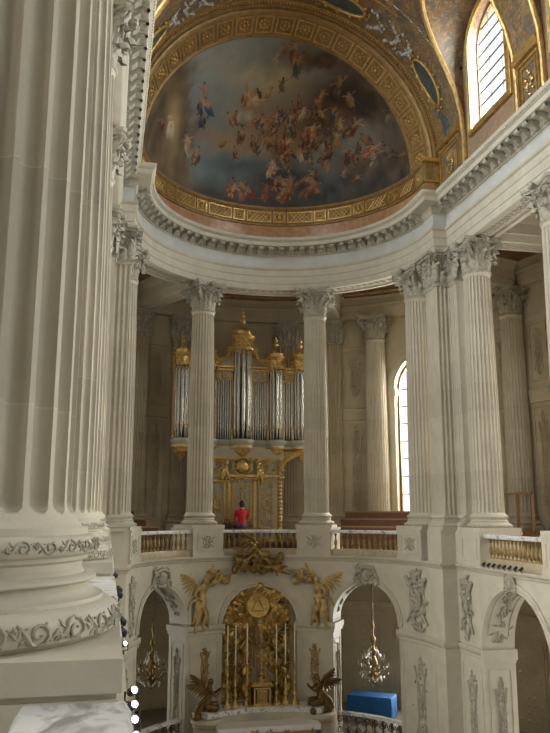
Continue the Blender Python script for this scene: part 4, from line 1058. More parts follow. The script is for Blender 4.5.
# mapped stone relief: trophies of crossed staffs, leaves, ribbons and a shield
def trophy(mp, uc, zc, w_, h_, seed, lift=.05, dense=1.0):
    rn = random.Random(seed); mb = MB(); Q = lambda x, z, l=1.0: mp(uc+x*w_/2, -lift*.5*l, zc+z*h_/2)
    s0 = min(w_, h_)
    for sg in (-1, 1):
        mb.tube([Q(-.8*sg, -.75), Q(0, 0, 1.3), Q(.8*sg, .75)], [s0*.03, s0*.035, s0*.05], 6)
        mb.tube([Q(.45*sg*sin(3.2*q)+.1*sg, .95-1.9*q, .8+.4*sin(9*q)) for q in [i/14 for i in range(15)]], [s0*.03]*15, 5)
    mb.ball(Q(0, .05), s0*.2, 10, 6, (1, 1, 1.25)) if False else None
    k = int(34*dense)
    for i in range(k):
        z = rn.uniform(-.95, .95); x = rn.gauss(0, .38)*(1-.5*abs(z)); a = rn.uniform(0, 2*pi); L = s0*rn.uniform(.12, .24)
        dx, dz = cos(a)*L/w_*2, sin(a)*L/h_*2
        mb.tube([Q(x-dx*.5, z-dz*.5, .4), Q(x, z, 1.4), Q(x+dx*.5, z+dz*.5, .5)], [s0*.02, s0*rn.uniform(.04, .07), s0*.012], 6)
    for i in range(int(10*dense)):
        z = rn.uniform(-.9, .9); x = rn.gauss(0, .3); mb.ball(Q(x, z, 1), s0*rn.uniform(.035, .065), 6, 4)
    R = s0*.17; mb.tube([mp(uc+R*cos(t), -lift*.9, zc+R*1.3*sin(t)) for t in [2*pi*i/14 for i in range(15)]], s0*.035, 6)
    return mb
def cartouche(mp, uc, zc, s_, m='carved_stone', parent=None, lift=.09):
    mb = MB(); c = mp(uc, -lift*.6, zc); mb.ball(c, .16*s_, 10, 7, (1, 1, 1.3))
    for sg in (-1, 1):
        for k in range(3):
            P = [];  
            for i in range(12):
                q = i/11; a = sg*(pi*.5-q*2.2*pi*.9)+k; r = .16*s_*(1-.7*q); P.append(mp(uc+sg*(.24+.05*k)*s_+r*cos(a), -lift, zc+(.2-.2*k)*s_+r*sin(a)))
            mb.tube(P, .03*s_, 5)
        mb.tube([mp(uc, -lift, zc+.25*s_), mp(uc+sg*.3*s_, -lift, zc+.18*s_), mp(uc+sg*.42*s_, -lift*.7, zc-.1*s_), mp(uc+sg*.5*s_, -lift*.5, zc-.28*s_)], [.05*s_, .055*s_, .04*s_, .02*s_], 6)
    for j in range(5): mb.ball(mp(uc+.13*s_*cos(j*.8), -lift, zc+(.22+.07*sin(j*.8))*s_), .05*s_, 6, 4)
    return mb.build('carved_cartouche', m, parent, 60)
for uc in (arches[0][0], arches[2][0]): cartouche(RI, uc, -1.68, 1.15, parent=wall_apse)
wr = bpy.data.objects['wall_right']; wlft = bpy.data.objects['wall_left']
cartouche(mp_side(XN, 1), BAYS[0], -1.40, .72, parent=wr)
UR = lambda a: radians(a)*RA
trophy(RI, UR(13.5), -2.35, 1.45, 2.0, 1, .10, 1.3).build('carved_trophy', 'carved_stone', wall_apse, 60)
trophy(RI, UR(163), -2.35, .8, 1.9, 2, .10, 1.3).build('carved_trophy', 'carved_stone', wall_apse, 60)
trophy(mp_side(XN, 1), -1.22, -2.3, 1.05, 2.0, 3, .10, 1.3).build('carved_trophy', 'carved_stone', wr, 60)
trophy(mp_side(XN, 1), -6.35, -2.3, .75, 1.8, 4, .10, 1.2).build('carved_trophy', 'carved_stone', wr, 60)
for a, w__ in ((13, .8), (167, .6), (65, .7), (113.5, .7)):
    trophy(RI, UR(a), -4.9 if a in (65, 113.5) else -5.6, w__ if a in (13, 167) else .5, 1.5 if a in (65, 113.5) else 3.0, int(a), .035 if a in (13, 167) else .08, 1.8).build('carved_trophy', 'carved_stone' if a in (13, 167) else 'gilding_soft', wall_apse, 60)
trophy(mp_side(XN, 1), -1.35, -5.6, .7, 3.0, 8, .035, 1.8).build('carved_trophy', 'carved_stone', wr, 60)
# reliefs inside the arch reveals (jambs) and on soffits
for i, (uc, h, zs, zb) in enumerate(arches):
    for sg in (-1, 1):
        u = uc+sg*h; m2 = lambda a, d, z, u=u, sg=sg: RI(u-sg*(-d), a, z)
        trophy(m2, .5, -5.6, .42, 3.0, 30+i*2+sg, .05, 1.6).build('carved_drop', 'carved_stone', wall_apse, 60)
        m3 = lambda a, d, z, uc=uc, h=h, zs=zs, sg=sg: RI(uc+(h+d)*cos(z)*sg, a, zs+(h+d)*sin(z))
        sb = MB(); rn = random.Random(i)
        for k in range(46):
            t = .2+1.15*rn.random(); a = .5+rn.gauss(0, .12); q = rn.uniform(0, 6.3); L = .09
            sb.tube([m3(a-L*cos(q), 0, t-L*sin(q)/h), m3(a, -.03, t), m3(a+L*cos(q), 0, t+L*sin(q)/h)], [.015, .032, .01], 5)
        sb.build('soffit_carving', 'carved_stone', wall_apse, 60)
for uc, h, zs, zb in nave_arches[:1]:
    mpn = mp_side(XN, 1)
    for sg in (-1, 1):
        u = uc+sg*h; m2 = lambda a, d, z, u=u, sg=sg: mpn(u-sg*(-d), a, z)
        trophy(m2, .5, -5.7, .45, 3.2, 60+sg, .04, 1.6).build('carved_drop', 'carved_stone', wr, 60)
        m3 = lambda a, d, z, uc=uc, h=h, zs=zs, sg=sg: mpn(uc+(h+d)*cos(z)*sg, a, zs+(h+d)*sin(z))
        sb = MB(); rn = random.Random(9)
        for k in range(70):
            t = .1+1.3*rn.random(); a = .5+rn.gauss(0, .13); q = rn.uniform(0, 6.3); L = .1
            sb.tube([m3(a-L*cos(q), 0, t-L*sin(q)/h), m3(a, -.03, t), m3(a+L*cos(q), 0, t+L*sin(q)/h)], [.015, .034, .01], 5)
        sb.build('soffit_carving', 'carved_stone', wr, 60)
# relief panels between the columns of the gallery wall
for a, wd in ((59.6, .85), (121, .9), (133, .8), (21.6, .6), (11.5, .7), (70.5, .6), (109.5, .6)):
    u = dg(a); pf = MB(); hw = wd/2+.12
    panel_frame(pf, MO, u-hw, u+hw, 5.6, 7.9, .06, -.05, .02); panel_frame(pf, MO, u-hw, u+hw, -.3, 4.6, .06, -.05, .02)
    pf.merge(sweep_u(MO, u-hw-.1, u+hw+.1, [(.02, 4.72), (-.06, 4.76), (-.08, 4.95), (-.16, 5.1), (-.18, 5.25), (.02, 5.3)])); pf.merge(sweep_u(MO, u-hw-.1, u+hw+.1, [(.02, 8.0), (-.06, 8.03), (-.08, 8.14), (.02, 8.18)]))
    pf.build('panel_moulding', 'limestone_warm_light', wo)
    b_ = trophy(MO, u, 6.75, wd*.9, 1.9, int(a)+5, .09, 1.5); b_.merge(trophy(MO, u, 2.4, wd*.8, 4.3, int(a)+6, .09, 2.6)); b_.build('carved_trophy', 'limestone_warm_light', wo, 60)
wog = bpy.data.objects['wall_outer_gallery_right']; mo = mp_side(XO, 1)
for yc, wd in ((-.7, 1.1), (-6.4, 1.3)):
    pf = MB(); pf.merge(sweep_u(mo, yc-.9, yc+.9, [(.02, 4.9), (-.06, 4.94), (-.08, 5.1), (-.16, 5.2), (-.18, 5.35), (.02, 5.4)])); panel_frame(pf, mo, yc-.75, yc+.75, 5.7, 8.9, .06, -.05, .02); panel_frame(pf, mo, yc-.75, yc+.75, -.3, 4.7, .06, -.05, .02)
    pf.build('panel_moulding', 'limestone_warm_light', wog)
    b_ = trophy(mo, yc, 7.2, wd, 2.9, int(-yc)+50, .12, 2.2); b_.merge(trophy(mo, yc, 2.3, wd, 4.4, int(-yc)+60, .12, 3.0)); b_.build('carved_trophy', 'limestone_warm_light', wog, 60)
# small trophies on the pedestal fronts
for a in (16.5, 65, 113.3, 163.5): trophy(MP, ra(a), -.51, .7, .46, int(a), .025, .8).build('carved_relief', 'carved_stone', ent, 60)

# ================================================================== ORGAN
def P_(mb, name, m, t, ang=35):
    off = Vector(t.location); mb.v = [tuple(Vector(p)-off) for p in mb.v]; return mb.build(name, m, t, ang)
OX, OY = -.05, 8.0
org = empty('pipe_organ', (OX, OY+.5, -1.03)); tag(org, 'gilded baroque pipe organ with five crowned towers behind the apse columns', 'organ')
struct('trim_10', MB().box((0, 7.8, -.8), (4.4, 3.2, .44)), 'wood')
# lower case
cs = MB().box((OX, OY+.75, 1.05), (3.3, 1.1, 3.3)); cs.box((OX, OY+.75, 2.98), (3.6, 1.3, .5)); P_(cs, 'lower_case', 'pale_case', org)
up_ = MB().box((OX, OY+.85, 4.9), (5.2, .7, 3.0)); up_.box((OX, OY+.85, 6.4), (2.9, .6, 1.0)); P_(up_, 'upper_case', 'pipe_mouth_dark', org)
# curved gilt ledge carrying the pipes
def ledge_path():
    pts = []; 
    for cx, r in ((2.62, .36), (1.5, .34), (0, .44), (-1.5, .34), (-2.62, .36)):
        y0 = OY+.35
        pts += [(OX+cx+r+.02, y0)]+[(OX+cx+r*cos(t), y0-.1-r*sin(t)) for t in [pi*i/8 for i in range(9)]]+[(OX+cx-r-.02, y0)]
    return pts
lp = ledge_path()
P_(plan_sweep(lp, [(-.6, 3.22), (0, 3.22), (.05, 3.3), (.02, 3.36), (.08, 3.46), (.11, 3.5), (.11, 3.58), (.04, 3.62), (-.6, 3.62)]), 'pipe_ledge', 'pale_case', org)
P_(plan_sweep(lp, [(.0, 3.21), (.07, 3.24), (.07, 3.31), (.0, 3.33)]), 'gilt_ledge_moulding', 'gilding', org)
for cx, r in ((2.62, .34), (1.5, .32), (0, .42), (-1.5, .32), (-2.62, .34)):      # corbels under the towers
    mb = MB().lathe([(r, 0), (r*.98, -.08), (r*.7, -.2), (r*.55, -.28), (r*.5, -.34), (r*.25, -.45), (.05, -.52), (0, -.55)], OX+cx, OY+.28, 3.22, 16)
    for j in range(7): mb.ball((OX+cx+r*.75*cos(pi+j*pi/6), OY+.28+r*.75*sin(pi+j*pi/6), 3.08), .06, 6, 4)
    P_(mb, 'corbel', 'gilding', org, 50)
pipe_mb = MB().lathe([(.0, 0), (.02, .0), (.055, .34), (.08, .5), (.08, 1.0)], n=12)
def pipe(x, y, z0, z1, r, fh=.55):
    mb = MB().lathe([(.012, 0), (r*.3, .02), (r*.95, fh-.03), (r, fh), (r, z1-z0), (r*.85, z1-z0), (r*.85, z1-z0-.1)], x, y, z0, 12); mb2 = MB()
    o = P_(mb, 'pipe', 'pipe_metal', org, 40)
    m = MB().add([(x-r*.55, y-r*1.02, z0+fh), (x+r*.55, y-r*1.02, z0+fh), (x, y-r*1.03, z0+fh+r*2.6), (x-r*.55, y-r*.8, z0+fh), (x+r*.55, y-r*.8, z0+fh), (x, y-r*.8, z0+fh+r*2.6)], [(0, 1, 2), (0, 3, 4, 1), (1, 4, 5, 2), (2, 5, 3, 0)])
    P_(m, 'pipe_mouth', 'gilding_soft', org)
TW = [(0, .33, 3.62, 7.62, .085), (1.5, .24, 3.62, 6.85, .07), (-1.5, .24, 3.62, 6.85, .07), (2.62, .25, 3.62, 6.85, .07), (-2.62, .25, 3.62, 6.85, .07)]
for cx, rr_, z0, z1, pr in TW:
    for j in range(5):
        t = pi+pi*(j+.5)/5; pipe(OX+cx+rr_*cos(t), OY+.33+rr_*sin(t)*.9, z0, z1-.02*abs(j-2), pr, .55-.06*abs(j-2))
    # gilt uprights
    b = MB()
    for sg in (-1, 1): b.box((OX+cx+sg*(rr_+.10), OY+.38, (z0+z1)/2), (.06, .12, z1-z0))
    P_(b, 'tower_upright', 'gilding', org)
    # crown: entablature, leafy drum, dome, finial
    R0 = rr_+.18; k = 1.15 if cx == 0 else .95; yc = OY+.36
    cr = MB().lathe([(0, 0), (R0, 0), (R0+.02, .06), (R0-.03, .1), (R0-.06, .40*k), (R0+.02, .46*k), (R0+.05, .53*k), (R0-.02, .57*k), (R0*.82, .60*k), (R0*.86, .72*k), (R0*.66, .80*k), (R0*.4, .84*k), (.12, .9*k), (.06, 1.0*k), (0, 1.0*k)], OX+cx, yc, z1-.08, 20)
    for j in range(16):
        t = 2*pi*j/16; cr.ball((OX+cx+(R0-.02)*cos(t), yc+(R0-.02)*sin(t), z1+.1*k), .05*k, 6, 4); cr.ball((OX+cx+(R0+.03)*cos(t+.2), yc+(R0+.03)*sin(t+.2), z1-.1), .045, 6, 4)
        cr.ball((OX+cx+R0*(.80 if j % 2 else .9)*cos(t), yc+R0*(.80 if j % 2 else .9)*sin(t), z1+(.66 if j % 2 else .30)*k), .065*k, 6, 4)
    for j in range(7):   # drop of carved leaves in front of the pipes
        q = (j-3)/3; cr.ball((OX+cx+R0*.9*q, yc-R0*sqrt(max(0, 1-q*q*.8)), z1-.16-.1*(1-abs(q))), .06, 6, 4)
    c_ = P_(cr, 'tower_crown', 'gilding', org, 40)
    fi = MB().lathe([(.09*k, 0), (.05*k, .05), (.12*k, .14*k), (.13*k, .2*k), (.06*k, .27*k), (.04*k, .3*k), (.1*k, .38*k), (.1*k, .42*k), (.04*k, .5*k), (.06*k, .55*k), (0, .62*k)], OX+cx, yc, z1-.1+1.0*k, 10); fi.v = [tuple(Vector(p)-Vector(org.location)) for p in fi.v]; fi.build('finial', 'gilding', c_, 50)
for x0, x1, zt0, zt1, n_ in ((.46, 1.17, 6.62, 6.0, 7), (-1.17, -.46, 6.0, 6.62, 7), (1.83, 2.28, 6.0, 6.3, 4), (-2.28, -1.83, 6.3, 6.0, 4)):
    for j in range(n_):
        q = (j+.5)/n_; pipe(OX+x0+(x1-x0)*q, OY+.36, 3.62, 6.25, (x1-x0)/n_*.46, .4+(.28*q if x0 > 0 else .28*(1-q)))
    zt = 6.2; b = MB(); rn = random.Random(int(x0*10)); b.box((OX+(x0+x1)/2, OY+.34, zt+.47), (x1-x0+.1, .2, .1)); b.box((OX+(x0+x1)/2, OY+.3, zt+.58), (x1-x0+.14, .3, .07))
    for j in range(34): b.ball((OX+x0+(x1-x0)*rn.random(), OY+.30, zt-.05+.45*rn.random()), rn.uniform(.03, .07), 6, 4)
    if abs(x0+x1) < 2:     # scroll console rising towards the centre tower
        sg = 1 if x0 > 0 else -1; P = []; 
        for i in range(14): q = i/13; P.append((OX+sg*(1.15-.62*q), OY+.34, zt+.75+.75*q**2+.1*sin(q*6)))
        b.tube(P, .07, 6); spiral(b, (OX+sg*1.05, OY+.3, zt+.82), (sg, 0, 0), .16, 1.5, .05); spiral(b, (OX+sg*.58, OY+.3, zt+1.35), (-sg, 0, 0), .14, 1.4, .045)
        for j in range(12): b.ball((OX+sg*(.6+.5*rn.random()), OY+.28, zt+.7+.35*rn.random()), rn.uniform(.04, .07), 6, 4)
        P_(MB().box((OX+sg*.82, OY+.5, zt+.75), (.7, .2, .5)), 'flat_cresting', 'pale_case', org)
    P_(MB().box((OX+(x0+x1)/2, OY+.37, zt+.22), (x1-x0, .08, .46)), 'flat_panel', 'pale_case', org)
    P_(b, 'flat_carving', 'gilding', org, 50)
# front of the lower case: gilt frames, console, lattice doors, shield with two angels
fy = OY+.18
fr = MB(); mpo = lambda u, d, z: (OX+u, fy+d, z)
for a, b_, z0, z1 in ((-.62, .62, -.5, 2.0), (.72, 1.36, -.1, 1.9), (-1.36, -.72, -.1, 1.9), (-.42, .42, .3, 1.75), (.72, 1.36, -.55, -.2), (-1.36, -.72, -.55, -.2), (-1.5, -.62, 2.2, 2.75), (.62, 1.5, 2.2, 2.75)): panel_frame(fr, mpo, a, b_, z0, z1, .06, -.05, .02)
for x in (-.54, .54): fr.box((OX+x, fy-.04, .8), (.12, .1, 2.4))
fr.box((OX, fy-.06, 2.08), (3.2, .14, .1)); fr.box((OX, fy-.06, 2.84), (3.3, .14, .08))
P_(fr, 'gilt_frames', 'gilding', org)
lc = MB(); rn = random.Random(8)
for sg in (-1, 1):
    lc = MB(); cx, cz = OX+sg*1.04, .9
    for t in range(8):
        a = t*pi/4; spiral(lc, (cx+.17*cos(a), fy-.03, cz+.42*sin(a)), (cos(a), 0, sin(a)), .13, 1.2, .028, 10)
    lc.tube([(cx+.14*cos(t), fy-.03, cz+.2*sin(t)) for t in [2*pi*i/16 for i in range(17)]], .03, 6)
    for (x, z) in ((-.2, -.75), (.2, -.75), (-.2, .75), (.2, .75)): spiral(lc, (cx+x, fy-.03, cz+z), (1, 0, z), .12, 1.3, .028, 10)
    for j in range(22): lc.ball((OX+sg*rn.uniform(.65, 1.5), fy-.02, rn.uniform(2.25, 2.7)), rn.uniform(.03, .06), 6, 4)
    P_(lc, 'side_scrollwork', 'gilding', org, 50)
lc = MB()
for j in range(9): lc.ball((OX+.08*sin(j*2), fy-.03, .45+.14*j), .05, 6, 4); spiral(lc, (OX+.14*(-1)**j, fy-.03, .45+.14*j), ((-1)**j, 0, 1), .09, 1.2, .022, 8)
P_(lc, 'centre_scrollwork', 'gilding', org, 50); lc = MB()
for k in range(13):
    q = k/12*2-1; lc.ball((OX+.95*q, fy-.1, 1.98-.14*abs(sin(q*3*pi))), .06, 6, 4)
P_(lc, 'garland', 'gilding', org, 50); lc = MB()
for j in range(15):
    x = OX-1.45+2.9*j/14; spiral(lc, (x, fy-.04, 3.02), ((-1)**j, 0, .3), .12, 1.3, .035, 10); lc.ball((x+.1, fy-.04, 2.95), .05, 6, 4)
P_(lc, 'scroll_frieze', 'gilding', org, 50)
sh = MB().ball((OX, fy-.16, 2.48), .24, 14, 10, (1, .4, 1.1)); sh.ball((OX, fy-.22, 2.48), .17, 12, 8, (1, .4, 1.1))
for j in range(9): sh.ball((OX+.2*cos(pi*j/8), fy-.16, 2.74+.1*sin(pi*j/8)), .055, 6, 4)
for sg in (-1, 1): spiral(sh, (OX+sg*.3, fy-.16, 2.4), (sg, 0, .4), .14, 1.4, .045); sh.tube([(OX+sg*.2, fy-.14, 2.8), (OX+sg*.4, fy-.14, 2.7), (OX+sg*.42, fy-.14, 2.3), (OX+sg*.2, fy-.14, 2.16)], .05, 6)
P_(sh, 'shield', 'gilding', org, 50)
for sg in (-1, 1):
    M = Matrix.Translation((0-0, fy-.14-(OY+.5), 2.35+1.03)) @ Matrix.Translation((sg*.72, 0, 0)) @ Matrix.Scale(.62, 4)
    solid('carved_angel', angel_chains(0, -sg), 'gilding', org, .025, M, 1)
    wg = feather_wing((sg*.05, .05, .5), (sg*.7, .08, .75), (sg*.1, 0, -1), 8, .36, .045); wg.v = [tuple(M @ Vector(p)) for p in wg.v]; wg.build('carved_wing', 'gilding', org, 60)
for sg in (-1, 1):      # palm-trunk posts flaring under the side towers
    pm = MB(); x = OX+sg*1.66
    pm.tube([(x, fy, -.58), (x, fy, 1.5), (x, fy, 2.2)], [.11, .09, .08], 10)
    for z in [i*.16-.5 for i in range(17)]: pm.lathe([(.10, 0), (.13, .05), (.10, .1)], x, fy, z, 10)
    for k in range(9):
        a = -.2+k*.35; P = [(x, fy, 2.1), (x+sg*.12*cos(a*.6)*2*(k/8), fy-.2*sin(a), 2.6), (x+sg*(.15+.75*(k/8)), fy-.35*sin(a), 3.05), (x+sg*(.2+.95*(k/8)), fy-.4*sin(a), 3.15)]; pm.tube(P, [.05, .06, .05, .02], 6)
    for j in range(9): pm.ball((x+.12*cos(j*2.1), fy-.12+.05*sin(j), 2.0+.1*j), .07, 6, 4)
    P_(pm, 'palm_post', 'gilding', org, 50)
bs = MB(); bs.box((OX-.1, fy-.28, .02), (1.0, .5, .1)); bs.box((OX-.1, fy-.2, .14), (.9, .3, .1)); P_(bs, 'keyboard_desk', 'light_wood', org)
# organist and bench
bn = empty('organ_bench', (-.2, 7.25, -.58)); tag(bn, 'wooden bench under the seated organist', 'bench')
MB().box((0, 0, .46), (1.5, .36, .06)).build('seat', 'light_wood', bn)
for sg in (-1, 1): MB().box((sg*.68, 0, .215), (.07, .32, .43)).build('leg', 'light_wood', bn)
pe = empty('person', (-.2, 7.22, -.58)); tag(pe, 'person in a red T-shirt and blue jeans seated at the organ, seen from behind', 'person')
body = [[(0, 0, .62, .16), (0, .02, .80, .14), (0, .03, 1.0, .17), (0, .03, 1.16, .15), (0, .03, 1.24, .075), (0, .04, 1.33, .06)], [(0, .05, 1.42, .10), (0, .05, 1.48, .105)], [(0, .14, 1.44, .03)],
        [(-.2, .03, 1.16, .07), (-.27, .1, .92, .055), (-.22, .36, .84, .042), (-.2, .46, .83, .04)], [(.2, .03, 1.16, .07), (.27, .1, .92, .055), (.22, .36, .84, .042), (.2, .46, .83, .04)],
        [(-.1, .02, .60, .12), (-.14, .42, .56, .085), (-.14, .46, .12, .05), (-.14, .56, .05, .045)], [(.1, .02, .60, .12), (.14, .42, .56, .085), (.14, .46, .12, .05), (.14, .56, .05, .045)]]
for sg in (-1, 1):
    for j in range(4): body.append([(sg*.2+.02*(j-1.5), .46, .83, .014), (sg*.2+.022*(j-1.5), .54, .82, .011), (sg*.2+.022*(j-1.5), .57, .79, .009)])
    body.append([(sg*.2-sg*.04, .44, .83, .014), (sg*.2-sg*.07, .5, .81, .011)]); body.append([(sg*.105, .05, 1.44, .022)])
solid('body', body, 'skin', pe, .016, None, 1)
solid('shirt', [[(0, 0, .60, .185), (0, .01, .78, .17), (0, .02, 1.0, .19), (0, .02, 1.15, .17), (0, .03, 1.2, .10)], [(-.12, .02, 1.12, .12), (.12, .02, 1.12, .12)], [(-.2, .03, 1.16, .09), (-.25, .07, 1.0, .075)], [(.2, .03, 1.16, .09), (.25, .07, 1.0, .075)]], 'red_fabric', pe, .018)
solid('trousers', [[(0, -.02, .60, .17)], [(-.1, .02, .60, .14), (-.14, .42, .56, .10), (-.14, .46, .16, .07)], [(.1, .02, .60, .14), (.14, .42, .56, .10), (.14, .46, .16, .07)]], 'denim', pe, .018)
solid('hair', [[(0, .02, 1.47, .118), (0, .03, 1.52, .10)], [(0, -.01, 1.42, .09)]], 'dark_hair', pe, .014)
bx = empty('black_bag', (-.78, 7.5, -.58)); tag(bx, 'small black bag standing to the left of the organist', 'bag')
b = MB(); b.prism([(-.16, -.1), (.16, -.1), (.16, .1), (-.16, .1)], 0.0, .70); b.build('body', 'black_housing', bx); MB().tube([(-.1, 0, .68), (-.08, 0, .84), (.08, 0, .84), (.1, 0, .68)], .018, 6).build('handle', 'black_housing', bx)

# ================================================================== GALLERY FURNITURE
def bench(a0, a1, r, z, lb, grp):
    t = empty('bench', MO(0, 0, 0)); a = (a0+a1)/2; t.location = (r*cos(radians(a)), r*sin(radians(a)), -1.03); tag(t, lb, 'bench', grp)
    m_ = mp_ring(r); u0, u1 = radians(a0)*r, radians(a1)*r
    P_(mbox(m_, u0, u1, -.05, .38, z+.43, z+.49), 'seat', 'wood', t); P_(mbox(m_, u0, u1, .36, .42, z+.49, z+.98), 'backrest', 'wood', t); P_(mbox(m_, u0, u1, .33, .46, z+.98, z+1.04), 'top_rail', 'light_wood', t)
    P_(mbox(m_, u0, u1, -.5, .5, -1.03, z), 'platform', 'wood', t) if z > -1.0 else None
    for i in range(4):
        u = u0+(u1-u0)*(i+.02)/3.04; P_(mbox(m_, u, u+.06, -.03, .42, max(z, -1.03), z+.46), 'leg', 'wood', t)
    P_(mbox(m_, u0, u1, -.06, -.02, max(z, -1.03)+.05, z+.42), 'front_board', 'wood', t)
for i, (r, z) in enumerate(((7.3, -1.02), (8.25, -.72), (9.2, -.42))):
    nm = ['front', 'middle', 'back'][i]
    bench(30, 61.5, r, z, nm+' row of dark wooden benches in the right bay below the bright window', 'wooden benches of the right bay'); bench(118, 149, r, z, nm+' row of dark wooden benches in the dim left bay', 'wooden benches of the left bay')
# glazed wooden draught screen in the right gallery
sc_t = empty('glazed_screen', (8.6, 1.0, -1.03)); tag(sc_t, 'light wood framed glass screen standing in the right gallery behind the tall column', 'screen')
for y in (.0, .95, 1.9): P_(MB().box((8.6, y, .12), (.08, .08, 2.3)), 'post', 'light_wood', sc_t)
for z in (-.95, 1.23, -.1): P_(MB().box((8.6, .95, z), (.07, 1.98, .08)), 'rail', 'light_wood', sc_t)
for y in (.48, 1.42): P_(MB().box((8.6, y, .56), (.015, .86, 1.26)), 'pane', 'window_glass', sc_t); P_(MB().box((8.6, y, -.52), (.03, .86, .78)), 'lower_panel', 'light_wood', sc_t)

# ================================================================== SANCTUARY (ground floor)
SZ = -7.5
sf = [(9.9*cos(radians(a)), 9.9*sin(radians(a))) for a in range(-4, 185, 6)]
struct('floor_sanctuary', MB().prism([(10.7*cos(radians(a)), 10.7*sin(radians(a))) for a in range(0, 181, 5)]+[(-10.7, -.2), (10.7, -.2)], FLZ, SZ), 'slate_floor')
al = empty('altar', (.1, 3.4, SZ+.04)); tag(al, 'high altar table under a white cloth with a gilded front', 'altar')
MB().box((0, 0, .45), (3.3, .75, .9)).build('body', 'dark_stone', al); MB().box((0, -.1, -.02), (3.6, 1.1, .04)).build('step', 'veined_marble', al)
fr = MB(); fr.box((0, -.39, .45), (3.2, .05, .8)); rn = random.Random(2)
for j in range(120): fr.ball((rn.uniform(-1.5, 1.5), -.42, rn.uniform(.12, .8)), rn.uniform(.03, .07), 6, 4)
fr.build('gilded_front', 'gilding_soft', al, 50)
cl = MB(); rows = []
nx = 60
for j, (y, z) in enumerate(((.40, .3), (.40, .86), (.39, .915), (.0, .92), (-.40, .915), (-.43, .86), (-.44, .80), (-.435, .74))):
    rows.append([(-1.78+3.56*i/nx, y-(.012*sin(i*1.1) if z < .8 else 0), z) for i in range(nx+1)])
cl.grid(rows)
for sg in (-1, 1): cl.grid([[(sg*(1.78+.015*sin(k*1.3)*(q > 0)), .4-.83*k/14, .915-.75*q) for k in range(15)] for q in (0, .1, .4, .7, 1)])
o = cl.build('white_altar_cloth', 'white_cloth'); o.location = (.1, 3.4, SZ+.04); tag(o, 'white cloth draped over the altar table and hanging at both ends', 'cloth')
# stepped shelf behind the altar
rt_ = struct('trim_11', mbox(mp_ring(4.2), radians(60)*4.2, radians(120)*4.2, -.25, .55, SZ, -6.28), 'limestone_plain')
sweep_u(mp_ring(4.2), radians(59)*4.2, radians(121)*4.2, [(-.32, -6.3), (-.3, -6.2), (-.3, -6.14), (.55, -6.14), (.55, -6.3)]).build('shelf_top', 'veined_marble', rt_)
tb_ = empty('tabernacle', (.03, 4.2, -6.14)); tag(tb_, 'small gilt and brown tabernacle in the middle of the altar shelf', 'tabernacle')
b = MB().box((0, 0, .34), (.66, .42, .68)); b.build('body', 'dark_bronze', tb_)
b = MB(); panel_frame(b, lambda u, d, z: (u, -.21+d, z), -.3, .3, .05, .62, .05, -.03, .01); b.box((0, 0, .70), (.8, .54, .06)); b.box((0, 0, .03), (.76, .5, .06)); b.box((0, 0, .76), (.7, .46, .05)); b.build('gilt_moulding', 'gilding', tb_)
b = MB().box((0, -.215, .33), (.36, .02, .44)); rn = random.Random(5)
for j in range(26): b.ball((rn.uniform(-.14, .14), -.23, rn.uniform(.14, .52)), .03, 6, 4)
b.build('door', 'gilding_soft', tb_, 50)
cx_ = empty('altar_crucifix', (.03, 4.2, -5.35)); tag(cx_, 'gilt altar crucifix standing on top of the tabernacle', 'crucifix')
MB().lathe([(.16, 0), (.16, .03), (.08, .08), (.05, .18), (.09, .24), (.03, .3), (.02, .36)], n=12).build('foot', 'gilding', cx_)
b = MB().box((0, 0, .72), (.045, .03, .75)); b.box((0, 0, .86), (.4, .03, .045)); b.build('cross', 'gilding', cx_)
stick = MB().lathe([(.15, 0), (.15, .03), (.11, .08), (.05, .16), (.04, .26), (.085, .32), (.085, .38), (.03, .46), (.03, .62), (.06, .68), (.03, .74), (.028, 1.0), (.05, 1.06), (.028, 1.12), (.025, 1.3), (.09, 1.38), (.09, 1.4), (.02, 1.4)], n=12).mesh('candlestick_body', 'gilding', 40)
cand = MB().lathe([(.026, 1.4), (.026, 2.72), (.006, 2.75), (.004, 2.80)], n=10).mesh('candle', 'candle_wax', 40)
NM = ['outermost of the three tall candlesticks on the left side of the altar shelf', 'middle one of the three tall candlesticks on the left side of the altar shelf', 'tall candlestick just left of the tabernacle', 'tall candlestick just right of the tabernacle', 'middle one of the three tall candlesticks on the right side of the altar shelf', 'outermost of the three tall candlesticks on the right side of the altar shelf']
for i, x in enumerate((-1.2, -.9, -.47, .6, .92, 1.24)):
    a = math.acos(x/4.3); c = empty('altar_candlestick', (x, 4.3*sin(a), -6.14)); tag(c, NM[i], 'candlestick', 'tall altar candlesticks'); link('stick', stick, c); link('candle', cand, c)
